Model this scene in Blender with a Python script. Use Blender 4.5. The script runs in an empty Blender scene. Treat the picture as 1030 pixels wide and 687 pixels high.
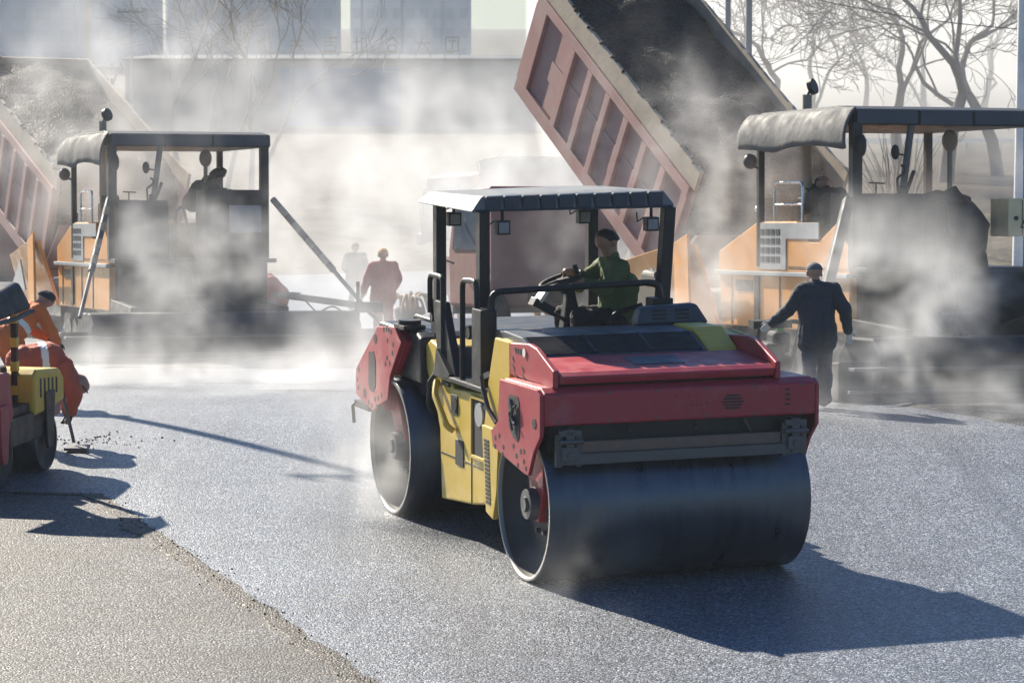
import bpy, bmesh, math, random
import numpy as np
from mathutils import Vector, Matrix, noise, Quaternion
PI = math.pi; R = math.radians
S = bpy.context.scene
# ---------------------------------------------------------------- camera, sky, sun, exposure
cd = bpy.data.cameras.new('camera'); cam = bpy.data.objects.new('camera', cd); S.collection.objects.link(cam)
cam.location = (0, 0, 4.5476); cam.rotation_euler = (PI/2 - .1075, 0, 0)
cd.sensor_width = 36; cd.lens = 107.45; cd.clip_start = .1; cd.clip_end = 6000
cd.dof.use_dof = True; cd.dof.focus_distance = 25; cd.dof.aperture_fstop = 9
S.camera = cam
W = bpy.data.worlds.new('World'); S.world = W; W.use_nodes = True
SUN_EL, SUN_AZ = R(31), R(33)          # azimuth measured from +Y towards -X
nt = W.node_tree; bg = nt.nodes['Background']; sk = nt.nodes.new('ShaderNodeTexSky')
sk.sky_type = 'NISHITA'; sk.sun_disc = False; sk.sun_elevation = SUN_EL; sk.sun_rotation = -SUN_AZ
sk.air_density = 1.6; sk.dust_density = .3; sk.ozone_density = 2.5
gain = nt.nodes.new('ShaderNodeVectorMath'); gain.operation = 'MULTIPLY'; gain.inputs[1].default_value = (.62, .94, 1.45)   # clear cold winter sky
nt.links.new(sk.outputs[0], gain.inputs[0]); nt.links.new(gain.outputs[0], bg.inputs[0]); bg.inputs[1].default_value = .032
sd = bpy.data.lights.new('sun', 'SUN'); so = bpy.data.objects.new('sun', sd); S.collection.objects.link(so)
sd.energy = 5; sd.angle = R(.6); sd.color = (1, .91, .76)
tosun = Vector((-math.sin(SUN_AZ)*math.cos(SUN_EL), math.cos(SUN_AZ)*math.cos(SUN_EL), math.sin(SUN_EL)))
so.rotation_euler = tosun.to_track_quat('Z', 'Y').to_euler(); so.location = tosun*60
S.view_settings.view_transform = 'Standard'; S.view_settings.look = 'None'; S.view_settings.gamma = 1
S.view_settings.exposure = 1.4
S.render.engine = 'CYCLES'; cy = S.cycles
cy.use_denoising = True; cy.max_bounces = 5; cy.diffuse_bounces = 3; cy.glossy_bounces = 3
cy.volume_bounces = 1; cy.transparent_max_bounces = 8; cy.volume_step_rate = 1.0; cy.volume_max_steps = 256
cy.sample_clamp_indirect = 8
TH = .347                                   # travel direction of the paving lane
COL = S.collection
# ---------------------------------------------------------------- materials
def mat(name, col, rough=.6, metal=0, var=.18, vs=6, dirt=0, dirtcol=(.25,.21,.17), ds=2.2, bump=0, bs=40, spec=.5, stretch=None):
    m = bpy.data.materials.new(name); m.use_nodes = True; n = m.node_tree; L = n.links
    b = n.nodes['Principled BSDF']; b.inputs['Metallic'].default_value = metal
    b.inputs['Specular IOR Level'].default_value = spec
    tc = n.nodes.new('ShaderNodeTexCoord')
    ns = n.nodes.new('ShaderNodeTexNoise'); ns.inputs['Scale'].default_value = vs; ns.inputs['Detail'].default_value = 6
    if stretch:
        mp = n.nodes.new('ShaderNodeMapping'); mp.inputs['Scale'].default_value = stretch; L.new(tc.outputs['Object'], mp.inputs[0]); L.new(mp.outputs[0], ns.inputs['Vector'])
    else: L.new(tc.outputs['Object'], ns.inputs['Vector'])
    mx = n.nodes.new('ShaderNodeMix'); mx.data_type = 'RGBA'
    mx.inputs[6].default_value = (*[c*(1-var) for c in col], 1); mx.inputs[7].default_value = (*[min(1, c*(1+var)) for c in col], 1)
    L.new(ns.outputs['Fac'], mx.inputs[0]); out = mx.outputs[2]
    if dirt:
        n2 = n.nodes.new('ShaderNodeTexNoise'); n2.inputs['Scale'].default_value = ds; n2.inputs['Detail'].default_value = 9; n2.inputs['Roughness'].default_value = .7
        L.new(tc.outputs['Object'], n2.inputs['Vector'])
        mr = n.nodes.new('ShaderNodeMapRange'); mr.inputs[1].default_value = .62-.25*dirt; mr.inputs[2].default_value = .8; mr.inputs[3].default_value = 0; mr.inputs[4].default_value = min(1, .25+dirt*.8)
        L.new(n2.outputs['Fac'], mr.inputs[0])
        m2 = n.nodes.new('ShaderNodeMix'); m2.data_type = 'RGBA'; m2.inputs[7].default_value = (*dirtcol, 1)
        L.new(mr.outputs[0], m2.inputs[0]); L.new(out, m2.inputs[6]); out = m2.outputs[2]
    L.new(out, b.inputs['Base Color'])
    rr = n.nodes.new('ShaderNodeMapRange'); rr.inputs[1].default_value = .3; rr.inputs[2].default_value = .7
    rr.inputs[3].default_value = max(.05, rough-.12); rr.inputs[4].default_value = min(1, rough+.15)
    L.new(ns.outputs['Fac'], rr.inputs[0]); L.new(rr.outputs[0], b.inputs['Roughness'])
    if bump:
        nb = n.nodes.new('ShaderNodeTexNoise'); nb.inputs['Scale'].default_value = bs; nb.inputs['Detail'].default_value = 4
        L.new(tc.outputs['Object'], nb.inputs['Vector'])
        bp = n.nodes.new('ShaderNodeBump'); bp.inputs['Strength'].default_value = bump; bp.inputs['Distance'].default_value = .02
        L.new(nb.outputs['Fac'], bp.inputs['Height']); L.new(bp.outputs[0], b.inputs['Normal'])
    return m
def asphalt(name, dark, light, scale, tint=None, rough=.55, bumpd=.012, patch=.25, spec=.5, tmap=(.1,.45,1.6), tmax=.75):
    m = bpy.data.materials.new(name); m.use_nodes = True; n = m.node_tree; L = n.links; b = n.nodes['Principled BSDF']
    b.inputs['Specular IOR Level'].default_value = spec
    tc = n.nodes.new('ShaderNodeTexCoord')
    v = n.nodes.new('ShaderNodeTexVoronoi'); v.inputs['Scale'].default_value = scale; L.new(tc.outputs['Object'], v.inputs['Vector'])
    sp = n.nodes.new('ShaderNodeSeparateColor'); L.new(v.outputs['Color'], sp.inputs[0])
    pw = n.nodes.new('ShaderNodeMath'); pw.operation = 'POWER'; pw.inputs[1].default_value = 3.6; L.new(sp.outputs[0], pw.inputs[0])
    mx = n.nodes.new('ShaderNodeMix'); mx.data_type = 'RGBA'; mx.inputs[6].default_value = (*dark, 1); mx.inputs[7].default_value = (*light, 1)
    L.new(pw.outputs[0], mx.inputs[0]); out = mx.outputs[2]
    ns = n.nodes.new('ShaderNodeTexNoise'); ns.inputs['Scale'].default_value = .55; ns.inputs['Detail'].default_value = 8; ns.inputs['Roughness'].default_value = .65
    L.new(tc.outputs['Object'], ns.inputs['Vector'])
    mr = n.nodes.new('ShaderNodeMapRange'); mr.inputs[1].default_value = .3; mr.inputs[2].default_value = .7; mr.inputs[3].default_value = 1-patch; mr.inputs[4].default_value = 1+patch
    L.new(ns.outputs['Fac'], mr.inputs[0])
    vm = n.nodes.new('ShaderNodeVectorMath'); vm.operation = 'SCALE'; L.new(out, vm.inputs[0]); L.new(mr.outputs[0], vm.inputs['Scale']); out = vm.outputs[0]
    if tint:
        n2 = n.nodes.new('ShaderNodeTexNoise'); n2.inputs['Scale'].default_value = .9; n2.inputs['Detail'].default_value = 10; n2.inputs['Roughness'].default_value = .72
        mp = n.nodes.new('ShaderNodeMapping'); mp.inputs['Rotation'].default_value = (0, 0, tmap[0]); mp.inputs['Scale'].default_value = (tmap[1], tmap[2], 1)
        L.new(tc.outputs['Object'], mp.inputs[0]); L.new(mp.outputs[0], n2.inputs['Vector'])
        m3 = n.nodes.new('ShaderNodeMapRange'); m3.inputs[1].default_value = .47; m3.inputs[2].default_value = .68; m3.inputs[4].default_value = tmax
        L.new(n2.outputs['Fac'], m3.inputs[0])
        m2 = n.nodes.new('ShaderNodeMix'); m2.data_type = 'RGBA'; m2.inputs[7].default_value = (*tint, 1)
        L.new(m3.outputs[0], m2.inputs[0]); L.new(out, m2.inputs[6]); out = m2.outputs[2]
    L.new(out, b.inputs['Base Color'])
    r2 = n.nodes.new('ShaderNodeMapRange'); r2.inputs[3].default_value = rough-.13; r2.inputs[4].default_value = rough+.2
    L.new(sp.outputs[1], r2.inputs[0]); L.new(r2.outputs[0], b.inputs['Roughness'])
    bp = n.nodes.new('ShaderNodeBump'); bp.inputs['Strength'].default_value = .9; bp.inputs['Distance'].default_value = bumpd; bp.invert = True
    L.new(v.outputs['Distance'], bp.inputs['Height']); L.new(bp.outputs[0], b.inputs['Normal'])
    return m
M = dict(
 fresh=asphalt('fresh_asphalt', (.04,.047,.06), (.37,.40,.46), 70, bumpd=.006, rough=.42, patch=.22, tint=(.035,.04,.05), tmap=(-.347,1.3,.07), tmax=.65),
 oldp=asphalt('old_pavement', (.030,.029,.029), (.22,.213,.212), 62, spec=.35, bumpd=.008, tint=(.06,.046,.036), rough=.62, patch=.3),
 loose=asphalt('loose_asphalt', (.006,.006,.008), (.028,.028,.032), 24, rough=.75, bumpd=.03, spec=.15),
 dry=asphalt('dry_grass_ground', (.07,.06,.045), (.17,.145,.11), 5, rough=.95, patch=.4, spec=.05),
 red=mat('red_paint', (.34,.028,.042), .45, dirt=.42, dirtcol=(.30,.16,.14), ds=3, var=.12, bump=.05),
 yellow=mat('yellow_paint', (.55,.38,.05), .45, dirt=.42, dirtcol=(.30,.24,.12), ds=3, var=.1, bump=.05),
 orange=mat('orange_paint', (.62,.27,.06), .5, dirt=.35, dirtcol=(.35,.24,.15), ds=2),
 black=mat('black_steel', (.014,.015,.018), .48, var=.3, dirt=.2, dirtcol=(.07,.065,.06), spec=.4),
 rubber=mat('rubber', (.025,.025,.027), .7),
 drum=mat('drum_steel', (.085,.10,.125), .36, metal=.85, var=.5, vs=2.5, stretch=(5,.6,.6), bump=.03, bs=30),
 rim=mat('drum_rim_steel', (.26,.25,.24), .5, metal=.9, var=.3, dirt=.3, dirtcol=(.10,.09,.08)),
 cap=mat('drum_end_plate', (.07,.068,.068), .6, metal=.2, dirt=.5, dirtcol=(.22,.17,.15)),
 gsteel=mat('grey_steel', (.10,.10,.105), .5, metal=.4, var=.3, dirt=.5, dirtcol=(.09,.075,.06)),
 wood=mat('scraper_wood', (.16,.11,.085), .75, var=.4, vs=14, bump=.2),
 roof=mat('roof_plastic', (.16,.16,.155), .5, dirt=.3, dirtcol=(.35,.33,.29), ds=2),
 grey=mat('grey_panel', (.32,.33,.33), .55, dirt=.4, dirtcol=(.18,.15,.12)),
 darkblue=mat('dark_panel', (.012,.015,.021), .55, dirt=.25, dirtcol=(.05,.046,.042), spec=.3),
 bluegrey=mat('blue_grey_plastic', (.028,.042,.066), .5, dirt=.15, dirtcol=(.10,.09,.08)),
 tarp=mat('tarpaulin', (.016,.017,.02), .75, var=.4, vs=4, bump=.6, bs=7),
 canvas=mat('canvas', (.085,.085,.088), .8, var=.3, vs=5, bump=.4, bs=9),
 truckred=mat('faded_red_paint', (.33,.16,.14), .65, var=.25, vs=2, dirt=.8, dirtcol=(.37,.27,.23), ds=1.3),
 board=mat('dusty_steel_board', (.33,.27,.20), .75, var=.3, vs=3, dirt=.5, dirtcol=(.2,.16,.12), bump=.2, bs=12),
 lamp=mat('lamp_glass', (.22,.23,.25), .15, var=.3, vs=40),
 chrome=mat('bright_metal', (.62,.63,.64), .28, metal=.9),
 white=mat('white_paint', (.72,.72,.70), .55, dirt=.3, dirtcol=(.4,.37,.33)),
 bark=mat('bark', (.15,.13,.12), .9, var=.4, vs=3, bump=.6, bs=9),
 conc=mat('concrete', (.36,.35,.33), .85, var=.2, vs=2, bump=.2),
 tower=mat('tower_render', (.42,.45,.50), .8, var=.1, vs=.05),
 glass=mat('window_glass', (.08,.11,.15), .15, spec=.8),
 shed=mat('shed_wall', (.20,.195,.19), .8, var=.15, vs=.3),
 navy=mat('navy_cloth', (.018,.025,.04), .85, var=.35, vs=8, bump=.35, bs=22),
 trouser=mat('dark_blue_trousers', (.026,.038,.062), .85, var=.3, vs=8, bump=.35, bs=18),
 green=mat('green_cloth', (.085,.115,.042), .85, var=.4, vs=9, bump=.35, bs=22),
 hivis=mat('orange_workwear', (.62,.15,.035), .8, var=.25, vs=7, bump=.3, bs=18),
 rust=mat('rust_red_workwear', (.40,.085,.05), .85, var=.3, vs=7, bump=.35, bs=18),
 redcloth=mat('red_workwear', (.30,.03,.035), .85, var=.3, vs=7, bump=.3, bs=18),
 tan=mat('tan_workwear', (.55,.28,.10), .85, var=.2),
 reflect=mat('reflective_tape', (.72,.72,.68), .35, var=.1),
 skin=mat('skin', (.36,.20,.14), .55, var=.1),
 hair=mat('dark_hair', (.015,.013,.012), .6, var=.4, vs=40, bump=.4, bs=60),
 boot=mat('black_boot', (.02,.019,.018), .6),
 glove=mat('work_glove', (.5,.48,.44), .85),
 capg=mat('grey_cap_cloth', (.10,.10,.11), .85),
 blackcloth=mat('black_cloth', (.02,.02,.023), .85, var=.3),
 signy=mat('warning_yellow', (.80,.62,.36), .5),
 greenp=mat('green_plastic', (.05,.35,.10), .45),
)
# ---------------------------------------------------------------- mesh builder
class MB:
    def __init__(s): s.v = []; s.f = []; s.mi = []; s.sm = []
    def add(s, vs, fs, mi=0, sm=False):
        k = len(s.v); s.v += [tuple(v) for v in vs]; s.f += [tuple(i+k for i in f) for f in fs]
        s.mi += [mi]*len(fs); s.sm += [sm]*len(fs); return s
    def box(s, x0, x1, y0, y1, z0, z1, mi=0, rot=None, piv=None):
        vs = [Vector((x, y, z)) for x in (x0, x1) for y in (y0, y1) for z in (z0, z1)]
        if rot is not None:
            p = Vector(piv) if piv is not None else Vector(((x0+x1)/2, (y0+y1)/2, (z0+z1)/2))
            vs = [rot @ (v-p)+p for v in vs]
        return s.add(vs, [(0,1,3,2),(4,6,7,5),(0,4,5,1),(2,3,7,6),(0,2,6,4),(1,5,7,3)], mi)
    def prism(s, pts, lo, hi, ax=0, mi=0):       # outline in the two other axes, extruded along axis ax
        def P(q, h):
            q = list(q); q.insert(ax, h); return Vector(q)
        n = len(pts); vs = [P(q, lo) for q in pts]+[P(q, hi) for q in pts]
        fs = [tuple(range(n))[::-1], tuple(range(n, 2*n))]+[(i, (i+1) % n, n+(i+1) % n, n+i) for i in range(n)]
        return s.add(vs, fs, mi)
    def loft(s, A, B, mi=0):
        n = len(A); return s.add(list(A)+list(B), [tuple(range(n))[::-1], tuple(range(n, 2*n))]+[(i, (i+1) % n, n+(i+1) % n, n+i) for i in range(n)], mi)
    def cyl(s, p0, p1, r0, r1=None, n=12, mi=0, sm=True, caps=True):
        r1 = r0 if r1 is None else r1; p0 = Vector(p0); p1 = Vector(p1); d = (p1-p0)
        if d.length < 1e-6: return s
        q = d.to_track_quat('Z', 'Y'); vs = []
        for p, r in ((p0, r0), (p1, r1)):
            for i in range(n): vs.append(p+q @ Vector((r*math.cos(2*PI*i/n), r*math.sin(2*PI*i/n), 0)))
        s.add(vs, [(i, (i+1) % n, n+(i+1) % n, n+i) for i in range(n)], mi, sm)
        if caps: s.add(vs, [tuple(range(n))[::-1], tuple(range(n, 2*n))], mi)
        return s
    def tube(s, path, r, n=8, mi=0, round_=0):
        P = [Vector(p) for p in path]
        if round_ and len(P) > 2:
            Q = [P[0]]
            for i in range(1, len(P)-1):
                a = (P[i-1]-P[i]); b = (P[i+1]-P[i]); ra = min(round_, a.length*.45); rb = min(round_, b.length*.45)
                A = P[i]+a.normalized()*ra; B = P[i]+b.normalized()*rb
                for k in range(5):
                    t = k/4; Q.append((1-t)**2*A+2*t*(1-t)*P[i]+t*t*B)
            Q.append(P[-1]); P = Q
        rr = r if isinstance(r, (list, tuple)) else [r]*len(P)
        vs = []; up = None
        for i, p in enumerate(P):
            d = (P[min(i+1, len(P)-1)]-P[max(i-1, 0)]).normalized()
            if up is None: up = d.orthogonal().normalized()
            up = (up-d*up.dot(d))
            up = up.normalized() if up.length > 1e-4 else d.orthogonal().normalized()
            w = d.cross(up)
            for k in range(n):
                a = 2*PI*k/n; vs.append(p+(up*math.cos(a)+w*math.sin(a))*rr[min(i, len(rr)-1)])
        m = len(P); fs = [(i*n+k, i*n+(k+1) % n, (i+1)*n+(k+1) % n, (i+1)*n+k) for i in range(m-1) for k in range(n)]
        s.add(vs, fs, mi, True); s.add(vs, [tuple(range(n))[::-1], tuple(range((m-1)*n, m*n))], mi); return s
    def lathe(s, prof, o, ax, n=48, mi=0, sm=True):  # prof: (h, r) pairs, around axis through o
        o = Vector(o); q = Vector(ax).to_track_quat('Z', 'Y'); vs = []; m = len(prof)
        for h, r in prof:
            for i in range(n): vs.append(o+q @ Vector((r*math.cos(2*PI*i/n), r*math.sin(2*PI*i/n), h)))
        return s.add(vs, [(j*n+i, j*n+(i+1) % n, (j+1)*n+(i+1) % n, (j+1)*n+i) for j in range(m-1) for i in range(n)], mi, sm)
    def ell(s, c, r, n=14, mi=0, lo=-1, rot=None, jit=0, seed=0):
        c = Vector(c); r = Vector(r) if not isinstance(r, (int, float)) else Vector((r, r, r)); vs = []; h = n//2+1
        t0 = math.asin(lo)
        for j in range(h+1):
            t = t0+(PI/2-t0)*j/h
            for i in range(n):
                a = 2*PI*i/n; d = Vector((math.cos(t)*math.cos(a), math.cos(t)*math.sin(a), math.sin(t)))
                k = 1+jit*noise.noise(d*2.2+Vector((seed, 0, seed))) if jit else 1
                v = Vector((d.x*r.x, d.y*r.y, d.z*r.z))*k
                if rot is not None: v = rot @ v
                vs.append(c+v)
        fs = [(j*n+i, j*n+(i+1) % n, (j+1)*n+(i+1) % n, (j+1)*n+i) for j in range(h) for i in range(n)]
        s.add(vs, fs, mi, True); s.add(vs, [tuple(range(n))[::-1]], mi, True); return s
    def build(s, name, m=None, parent=None, bevel=0, seg=2):
        me = bpy.data.meshes.new(name); me.from_pydata(s.v, [], s.f)
        for x in (m if isinstance(m, (list, tuple)) else [m]):
            if x is not None: me.materials.append(x)
        me.polygons.foreach_set('material_index', s.mi); me.polygons.foreach_set('use_smooth', s.sm)
        bm = bmesh.new(); bm.from_mesh(me); bmesh.ops.recalc_face_normals(bm, faces=bm.faces); bm.to_mesh(me); bm.free()
        o = bpy.data.objects.new(name, me); COL.objects.link(o)
        if parent is not None: o.parent = parent
        if bevel:
            b = o.modifiers.new('bevel', 'BEVEL'); b.width = bevel; b.segments = seg; b.limit_method = 'ANGLE'; b.angle_limit = R(35)
        return o
def tag(o, label=None, cat=None, group=None, kind=None):
    if label: o['label'] = label
    if cat: o['category'] = cat
    if group: o['group'] = group
    if kind: o['kind'] = kind
    return o
def thing(name, label, cat, loc=(0,0,0), rz=0, group=None):
    o = bpy.data.objects.new(name, None); COL.objects.link(o); o.location = loc; o.rotation_euler = (0, 0, rz); o.empty_display_size = .3
    return tag(o, label, cat, group)
def copy_tree(o, parent=None):
    c = o.copy(); COL.objects.link(c)
    if parent: c.parent = parent
    for ch in list(o.children): copy_tree(ch, c)
    return c
def gz(y):                                   # the road falls away behind the roller, then levels out
    def s(t): return 0 if t < 0 else (t*t/8 if t < 4 else t-2)
    return -.07*(s(y-32)-s(y-82))
def gp(px, D): return Vector(((px-515)/3074*D, D, gz(D)))
def slope_rot(y, yaw):
    k = (gz(y+1)-gz(y-1))/2; n = Vector((math.cos(yaw), math.sin(yaw), k*math.sin(yaw))).normalized()
    t = Vector((-math.sin(yaw), math.cos(yaw), k*math.cos(yaw))).normalized(); u = n.cross(t)
    return Matrix((n, t, u)).transposed().to_euler()
# ---------------------------------------------------------------- ground
def sheet(name, xs, ys, m, dz, kind='structure', poly=None):
    mb = MB(); vs = [(x, y, gz(y)+dz) for y in ys for x in xs]; n = len(xs)
    mb.add(vs, [(j*n+i, j*n+i+1, (j+1)*n+i+1, (j+1)*n+i) for j in range(len(ys)-1) for i in range(n-1)], 0, True)
    return tag(mb.build(name, m), kind=kind)
ysf = [-80, 0, 20, 30, 32, 33, 34, 35, 36, 38]+[40+4*i for i in range(13)]+[100, 150, 200, 300, 500, 1400]
tag(sheet('ground', [-900, -300, -100, -40, -12, 0, 12, 40, 100, 300, 900], ysf, M['dry'], -.03), 'dry ground around the road works', 'ground')
tn = Vector((math.cos(TH), math.sin(TH), 0)); tt = Vector((-math.sin(TH), math.cos(TH), 0))
tag(sheet('old_pavement', [-26, -14, -9, -6, -4, -2, 0, 3, 10, 30], [4, 12, 18, 22, 26, 29, 31, 32, 33, 34, 36, 40], M['oldp'], -.012), 'worn brownish old pavement in the near corner', 'pavement')
def laned(name, m, dz, a_of_b, b0, b1, amax, step=.06):   # a sheet along the lane: left border a_of_b(b), slightly ragged
    O = Vector((-1.13, 21.09, 0)); mb = MB(); nb = int((b1-b0)/step); na = 14
    for j in range(nb+1):
        b = b0+step*j; al = a_of_b(b)
        for i in range(na+1):
            a = al+(amax-al)*(i/na)**1.5; p = O+tn*a+tt*b; mb.v.append((p.x, p.y, gz(p.y)+dz-(.012 if i == 0 else 0)))
    w = na+1
    for j in range(nb):
        for i in range(na): mb.f.append((j*w+i, j*w+i+1, (j+1)*w+i+1, (j+1)*w+i)); mb.mi.append(0); mb.sm.append(True)
    return mb.build(name, m)
def edge(b):
    r = .05*noise.noise(Vector((b*1.7, 0, 0)))+.03*noise.noise(Vector((b*6, 3, 0)))+.015*noise.noise(Vector((b*17, 3, 0)))
    if b < 8.1: return r-.03*(b-4)*0
    if b < 8.9: return r-(b-8.1)/.8*1.6
    return -1.6+r*4-min(12, (b-8.9)*7)
tag(laned('asphalt_road', M['fresh'], .012, edge, -9, 70, 26), 'freshly laid grey asphalt mat', 'road', kind='structure')
M['stain'] = asphalt('tack_stained_pavement', (.022,.018,.015), (.15,.125,.105), 60, rough=.6, patch=.4, spec=.3)
tag(laned('joint_strip', M['stain'], -.002, lambda b: edge(b)-.16-.14*abs(noise.noise(Vector((b*.9, 7, 0))))-.05*noise.noise(Vector((b*5, 2, 0))), -9, 8.4, .2), 'dark stained strip of old pavement along the mat joint', kind='structure')
M['hot'] = asphalt('dark_asphalt', (.016,.017,.02), (.10,.105,.115), 60, rough=.6, patch=.3, spec=.25)
def dark_mat(name, label, ox, oy, a0, a1, b0, slant):        # darker asphalt sheet behind a screed, with a slanting ragged border
    mb = MB(); O = Vector((ox, oy, 0)); na, nb = 40, 30
    for j in range(nb+1):
        for i in range(na+1):
            a = a0+(a1-a0)*i/na; e = b0-slant(a)+.25*noise.noise(Vector((a*1.1, b0, 0)))+.08*noise.noise(Vector((a*4, b0, 5))); b = b0+(e-b0)*j/nb; p = O+tn*a+tt*b
            edge_ = i in (0, na) or j in (0, nb); mb.v.append((p.x, p.y, gz(p.y)+(.008 if edge_ else .04)+(0 if edge_ else .006*noise.noise(Vector((a*3, b*3, 2))))))
    w = na+1; mb.f = [(j*w+i, j*w+i+1, (j+1)*w+i+1, (j+1)*w+i) for j in range(nb) for i in range(na)]; mb.mi = [0]*len(mb.f); mb.sm = [True]*len(mb.f)
    return tag(mb.build(name, M['hot']), label, kind='structure')
dark_mat('asphalt_mat', 'dark asphalt mat behind the draped paver', 4.46, 39.5, -.95, 9, -2.0, lambda a: 5.2+.42*a)
dark_mat('asphalt_mat', 'dark asphalt mat behind the hazy paver', -6.59, 50, -1.2, 4.4, -2.0, lambda a: 2.2+.4*a)
# ---------------------------------------------------------------- tandem roller
ROL = thing('road_roller', 'red and yellow tandem road roller with a grey canopy in the middle of the road', 'road roller', (1.18, 24.45, .012), TH); ROL.scale = (1.04, 1, 1)
def drum(parent, b, name):
    mb = MB(); Rd = .62; hw = 1.08
    mb.lathe([(-hw, Rd-.03), (-hw, Rd-.006), (-hw+.008, Rd), (hw-.008, Rd), (hw, Rd-.006), (hw, Rd-.03)], (0, b, Rd), (1, 0, 0), 96, 0)
    d = mb.build(name, M['drum'], parent)
    mb = MB()
    for sg in (-1, 1):
        mb.lathe([(sg*hw*1.001, Rd-.010), (sg*hw*1.001, Rd-.034), (sg*(hw-.03), Rd-.036)], (0, b, Rd), (1, 0, 0), 96, 0)
    mb.build('drum_rim', M['rim'], d)
    mb = MB()
    for sg in (-1, 1):
        mb.lathe([(sg*(hw-.03), Rd-.0362), (sg*(hw-.22), Rd-.038), (sg*(hw-.2), .4), (sg*(hw-.16), .3), (sg*(hw-.16), .02)], (0, b, Rd), (1, 0, 0), 64, 0)
        for k in range(10):
            a = 2*PI*k/10; mb.cyl((sg*(hw-.17), b+.24*math.cos(a), Rd+.24*math.sin(a)), (sg*(hw-.13), b+.24*math.cos(a), Rd+.24*math.sin(a)), .022, n=6)
    mb.build('drum_end_plate', M['cap'], d)
    mb = MB()
    for sg in (-1, 1):
        mb.cyl((sg*(hw-.16), b, Rd), (sg*(hw-.02), b, Rd), .15, .12, 20); mb.cyl((sg*(hw-.06), b, Rd), (sg*(hw+.0), b, Rd), .07, .06, 16)
        mb.box(sg*(hw-.12)-.03, sg*(hw-.12)+.03, b-.08, b+.06, Rd-.02, Rd+.2)
    mb.build('drum_motor', M['gsteel'], d, .008)
    return d
drum(ROL, .10, 'front_drum'); drum(ROL, 3.62, 'rear_drum')
def holes(mb, pts, a, r=.022):
    for b, z in pts: mb.cyl((a-.004, b, z), (a+.01, b, z), r, n=10)
# front frame: bumper beam with drum fork plates
bump = MB()
bump.loft([Vector((-1.12,-.49,1.32)),Vector((-1.12,.44,1.32)),Vector((-1.12,.44,1.60)),Vector((-1.12,-.40,1.615)),Vector((-1.12,-.49,1.575))],
          [Vector((1.12,-.49,1.32)),Vector((1.12,.44,1.32)),Vector((1.12,.44,1.60)),Vector((1.12,-.40,1.615)),Vector((1.12,-.49,1.575))])
BUM = bump.build('front_bumper', M['red'], ROL, .018, 3)
for sg in (-1, 1):
    o = sg*1.121; mb = MB()
    out = [(.45,1.59),(-.41,1.60),(-.485,1.56),(-.485,1.24),(-.34,1.10),(-.22,.90),(-.14,.90),(.62,1.02),(.66,1.15),(.50,1.24)]
    mb.prism(out, min(o, o+sg*.032), max(o, o+sg*.032), 0)
    f = mb.build('fork_plate', M['red'], BUM, .006)
    mb = MB(); mb.prism([(-.10,1.30),(.36,1.30),(.22,.75),(.16,.48),(.0,.48),(-.10,.75)], min(sg*.93, sg*.99), max(sg*.93, sg*.99), 0)
    mb.build('drum_fork', M['red'], BUM, .01)
    mb = MB(); hp = [(.55,1.10),(.56,1.03),(.46,1.13),(.36,1.05),(.38,.99),(-.12,1.0),(-.05,1.07),(.05,1.02),(.02,.95),(-.17,.95),(.12,1.09),(-.13,1.08)]
    holes(mb, hp, o+sg*.03); mb.cyl((o+sg*.03, -.36, 1.33), (o+sg*.036, -.36, 1.33), .042, n=20)
    mb.build('bolt_hole', M['rubber'], f); mb = MB()
    q = [(.20,1.50),(.02,1.50),(-.02,1.46),(-.02,1.18),(.02,1.14),(.12,1.16),(.22,1.24),(.24,1.46)]
    mb.prism(q, min(o+sg*.033, o+sg*.036), max(o+sg*.033, o+sg*.036), 0); mb.build('plate_opening', M['rubber'], f)
    mb = MB(); mb.tube([(o+sg*.05, .15, 1.46), (o+sg*.06, .06, 1.40), (o+sg*.05, .12, 1.33), (o+sg*.055, .03, 1.28)], .014)
    mb.tube([(o+sg*.05, .02, 1.43), (o+sg*.06, .14, 1.36), (o+sg*.05, .10, 1.22)], .010); mb.build('hose', M['gsteel'], f)
mb = MB()
for z in (1.50, 1.475, 1.45, 1.425, 1.40): 
    w = .09-abs(z-1.45)*.6; mb.box(.42-w, .42+w, -.496, -.488, z-.007, z+.007)
mb.build('bumper_vent', M['rubber'], BUM); mb = MB()
for x, z in ((.05,1.52),(.08,1.44),(.12,1.44),(.16,1.44),(-.05,1.52),(.2,1.45)): mb.cyl((x, -.496, z), (x, -.488, z), .006, n=8)
mb.build('bolt_hole', M['rubber'], BUM); mb = MB()
for z in (1.53, 1.49, 1.45, 1.41): mb.box(.86, .90, -.495, -.488, z-.008, z+.008)
mb.build('marker_slot', M['rubber'], BUM)
# scraper under the bumper
sc = MB(); sc.box(-.98, .98, -.50, -.45, 1.10, 1.19); SCR = sc.build('scraper', M['wood'], ROL, .006)
mb = MB(); mb.box(-1.02, 1.02, -.535, -.50, 1.015, 1.10); mb.build('scraper_blade', M['gsteel'], SCR, .005)
mb = MB(); mb.box(-1.05, 1.05, -.40, -.36, 1.10, 1.34); mb.build('recess_shade', M['black'], SCR)  # black sheet puts in the deep shade of the recess under the bumper
for x in (-.93, .93):
    mb = MB(); mb.box(x-.07, x+.07, -.56, -.48, 1.05, 1.16); mb.box(x-.035, x+.035, -.55, -.47, 1.02, 1.30); mb.box(x-.09, x+.09, -.55, -.51, 1.24, 1.29)
    mb.cyl((x-.1, -.55, 1.2), (x+.1, -.55, 1.2), .02); mb.cyl((x, -.57, 1.1), (x, -.47, 1.1), .03); mb.box(x-.11, x-.06, -.53, -.49, 1.0, 1.26); mb.box(x+.05, x+.10, -.53, -.49, 1.0, 1.24)
    mb.build('scraper_bracket', M['gsteel'], SCR, .006)
mb = MB()
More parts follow.
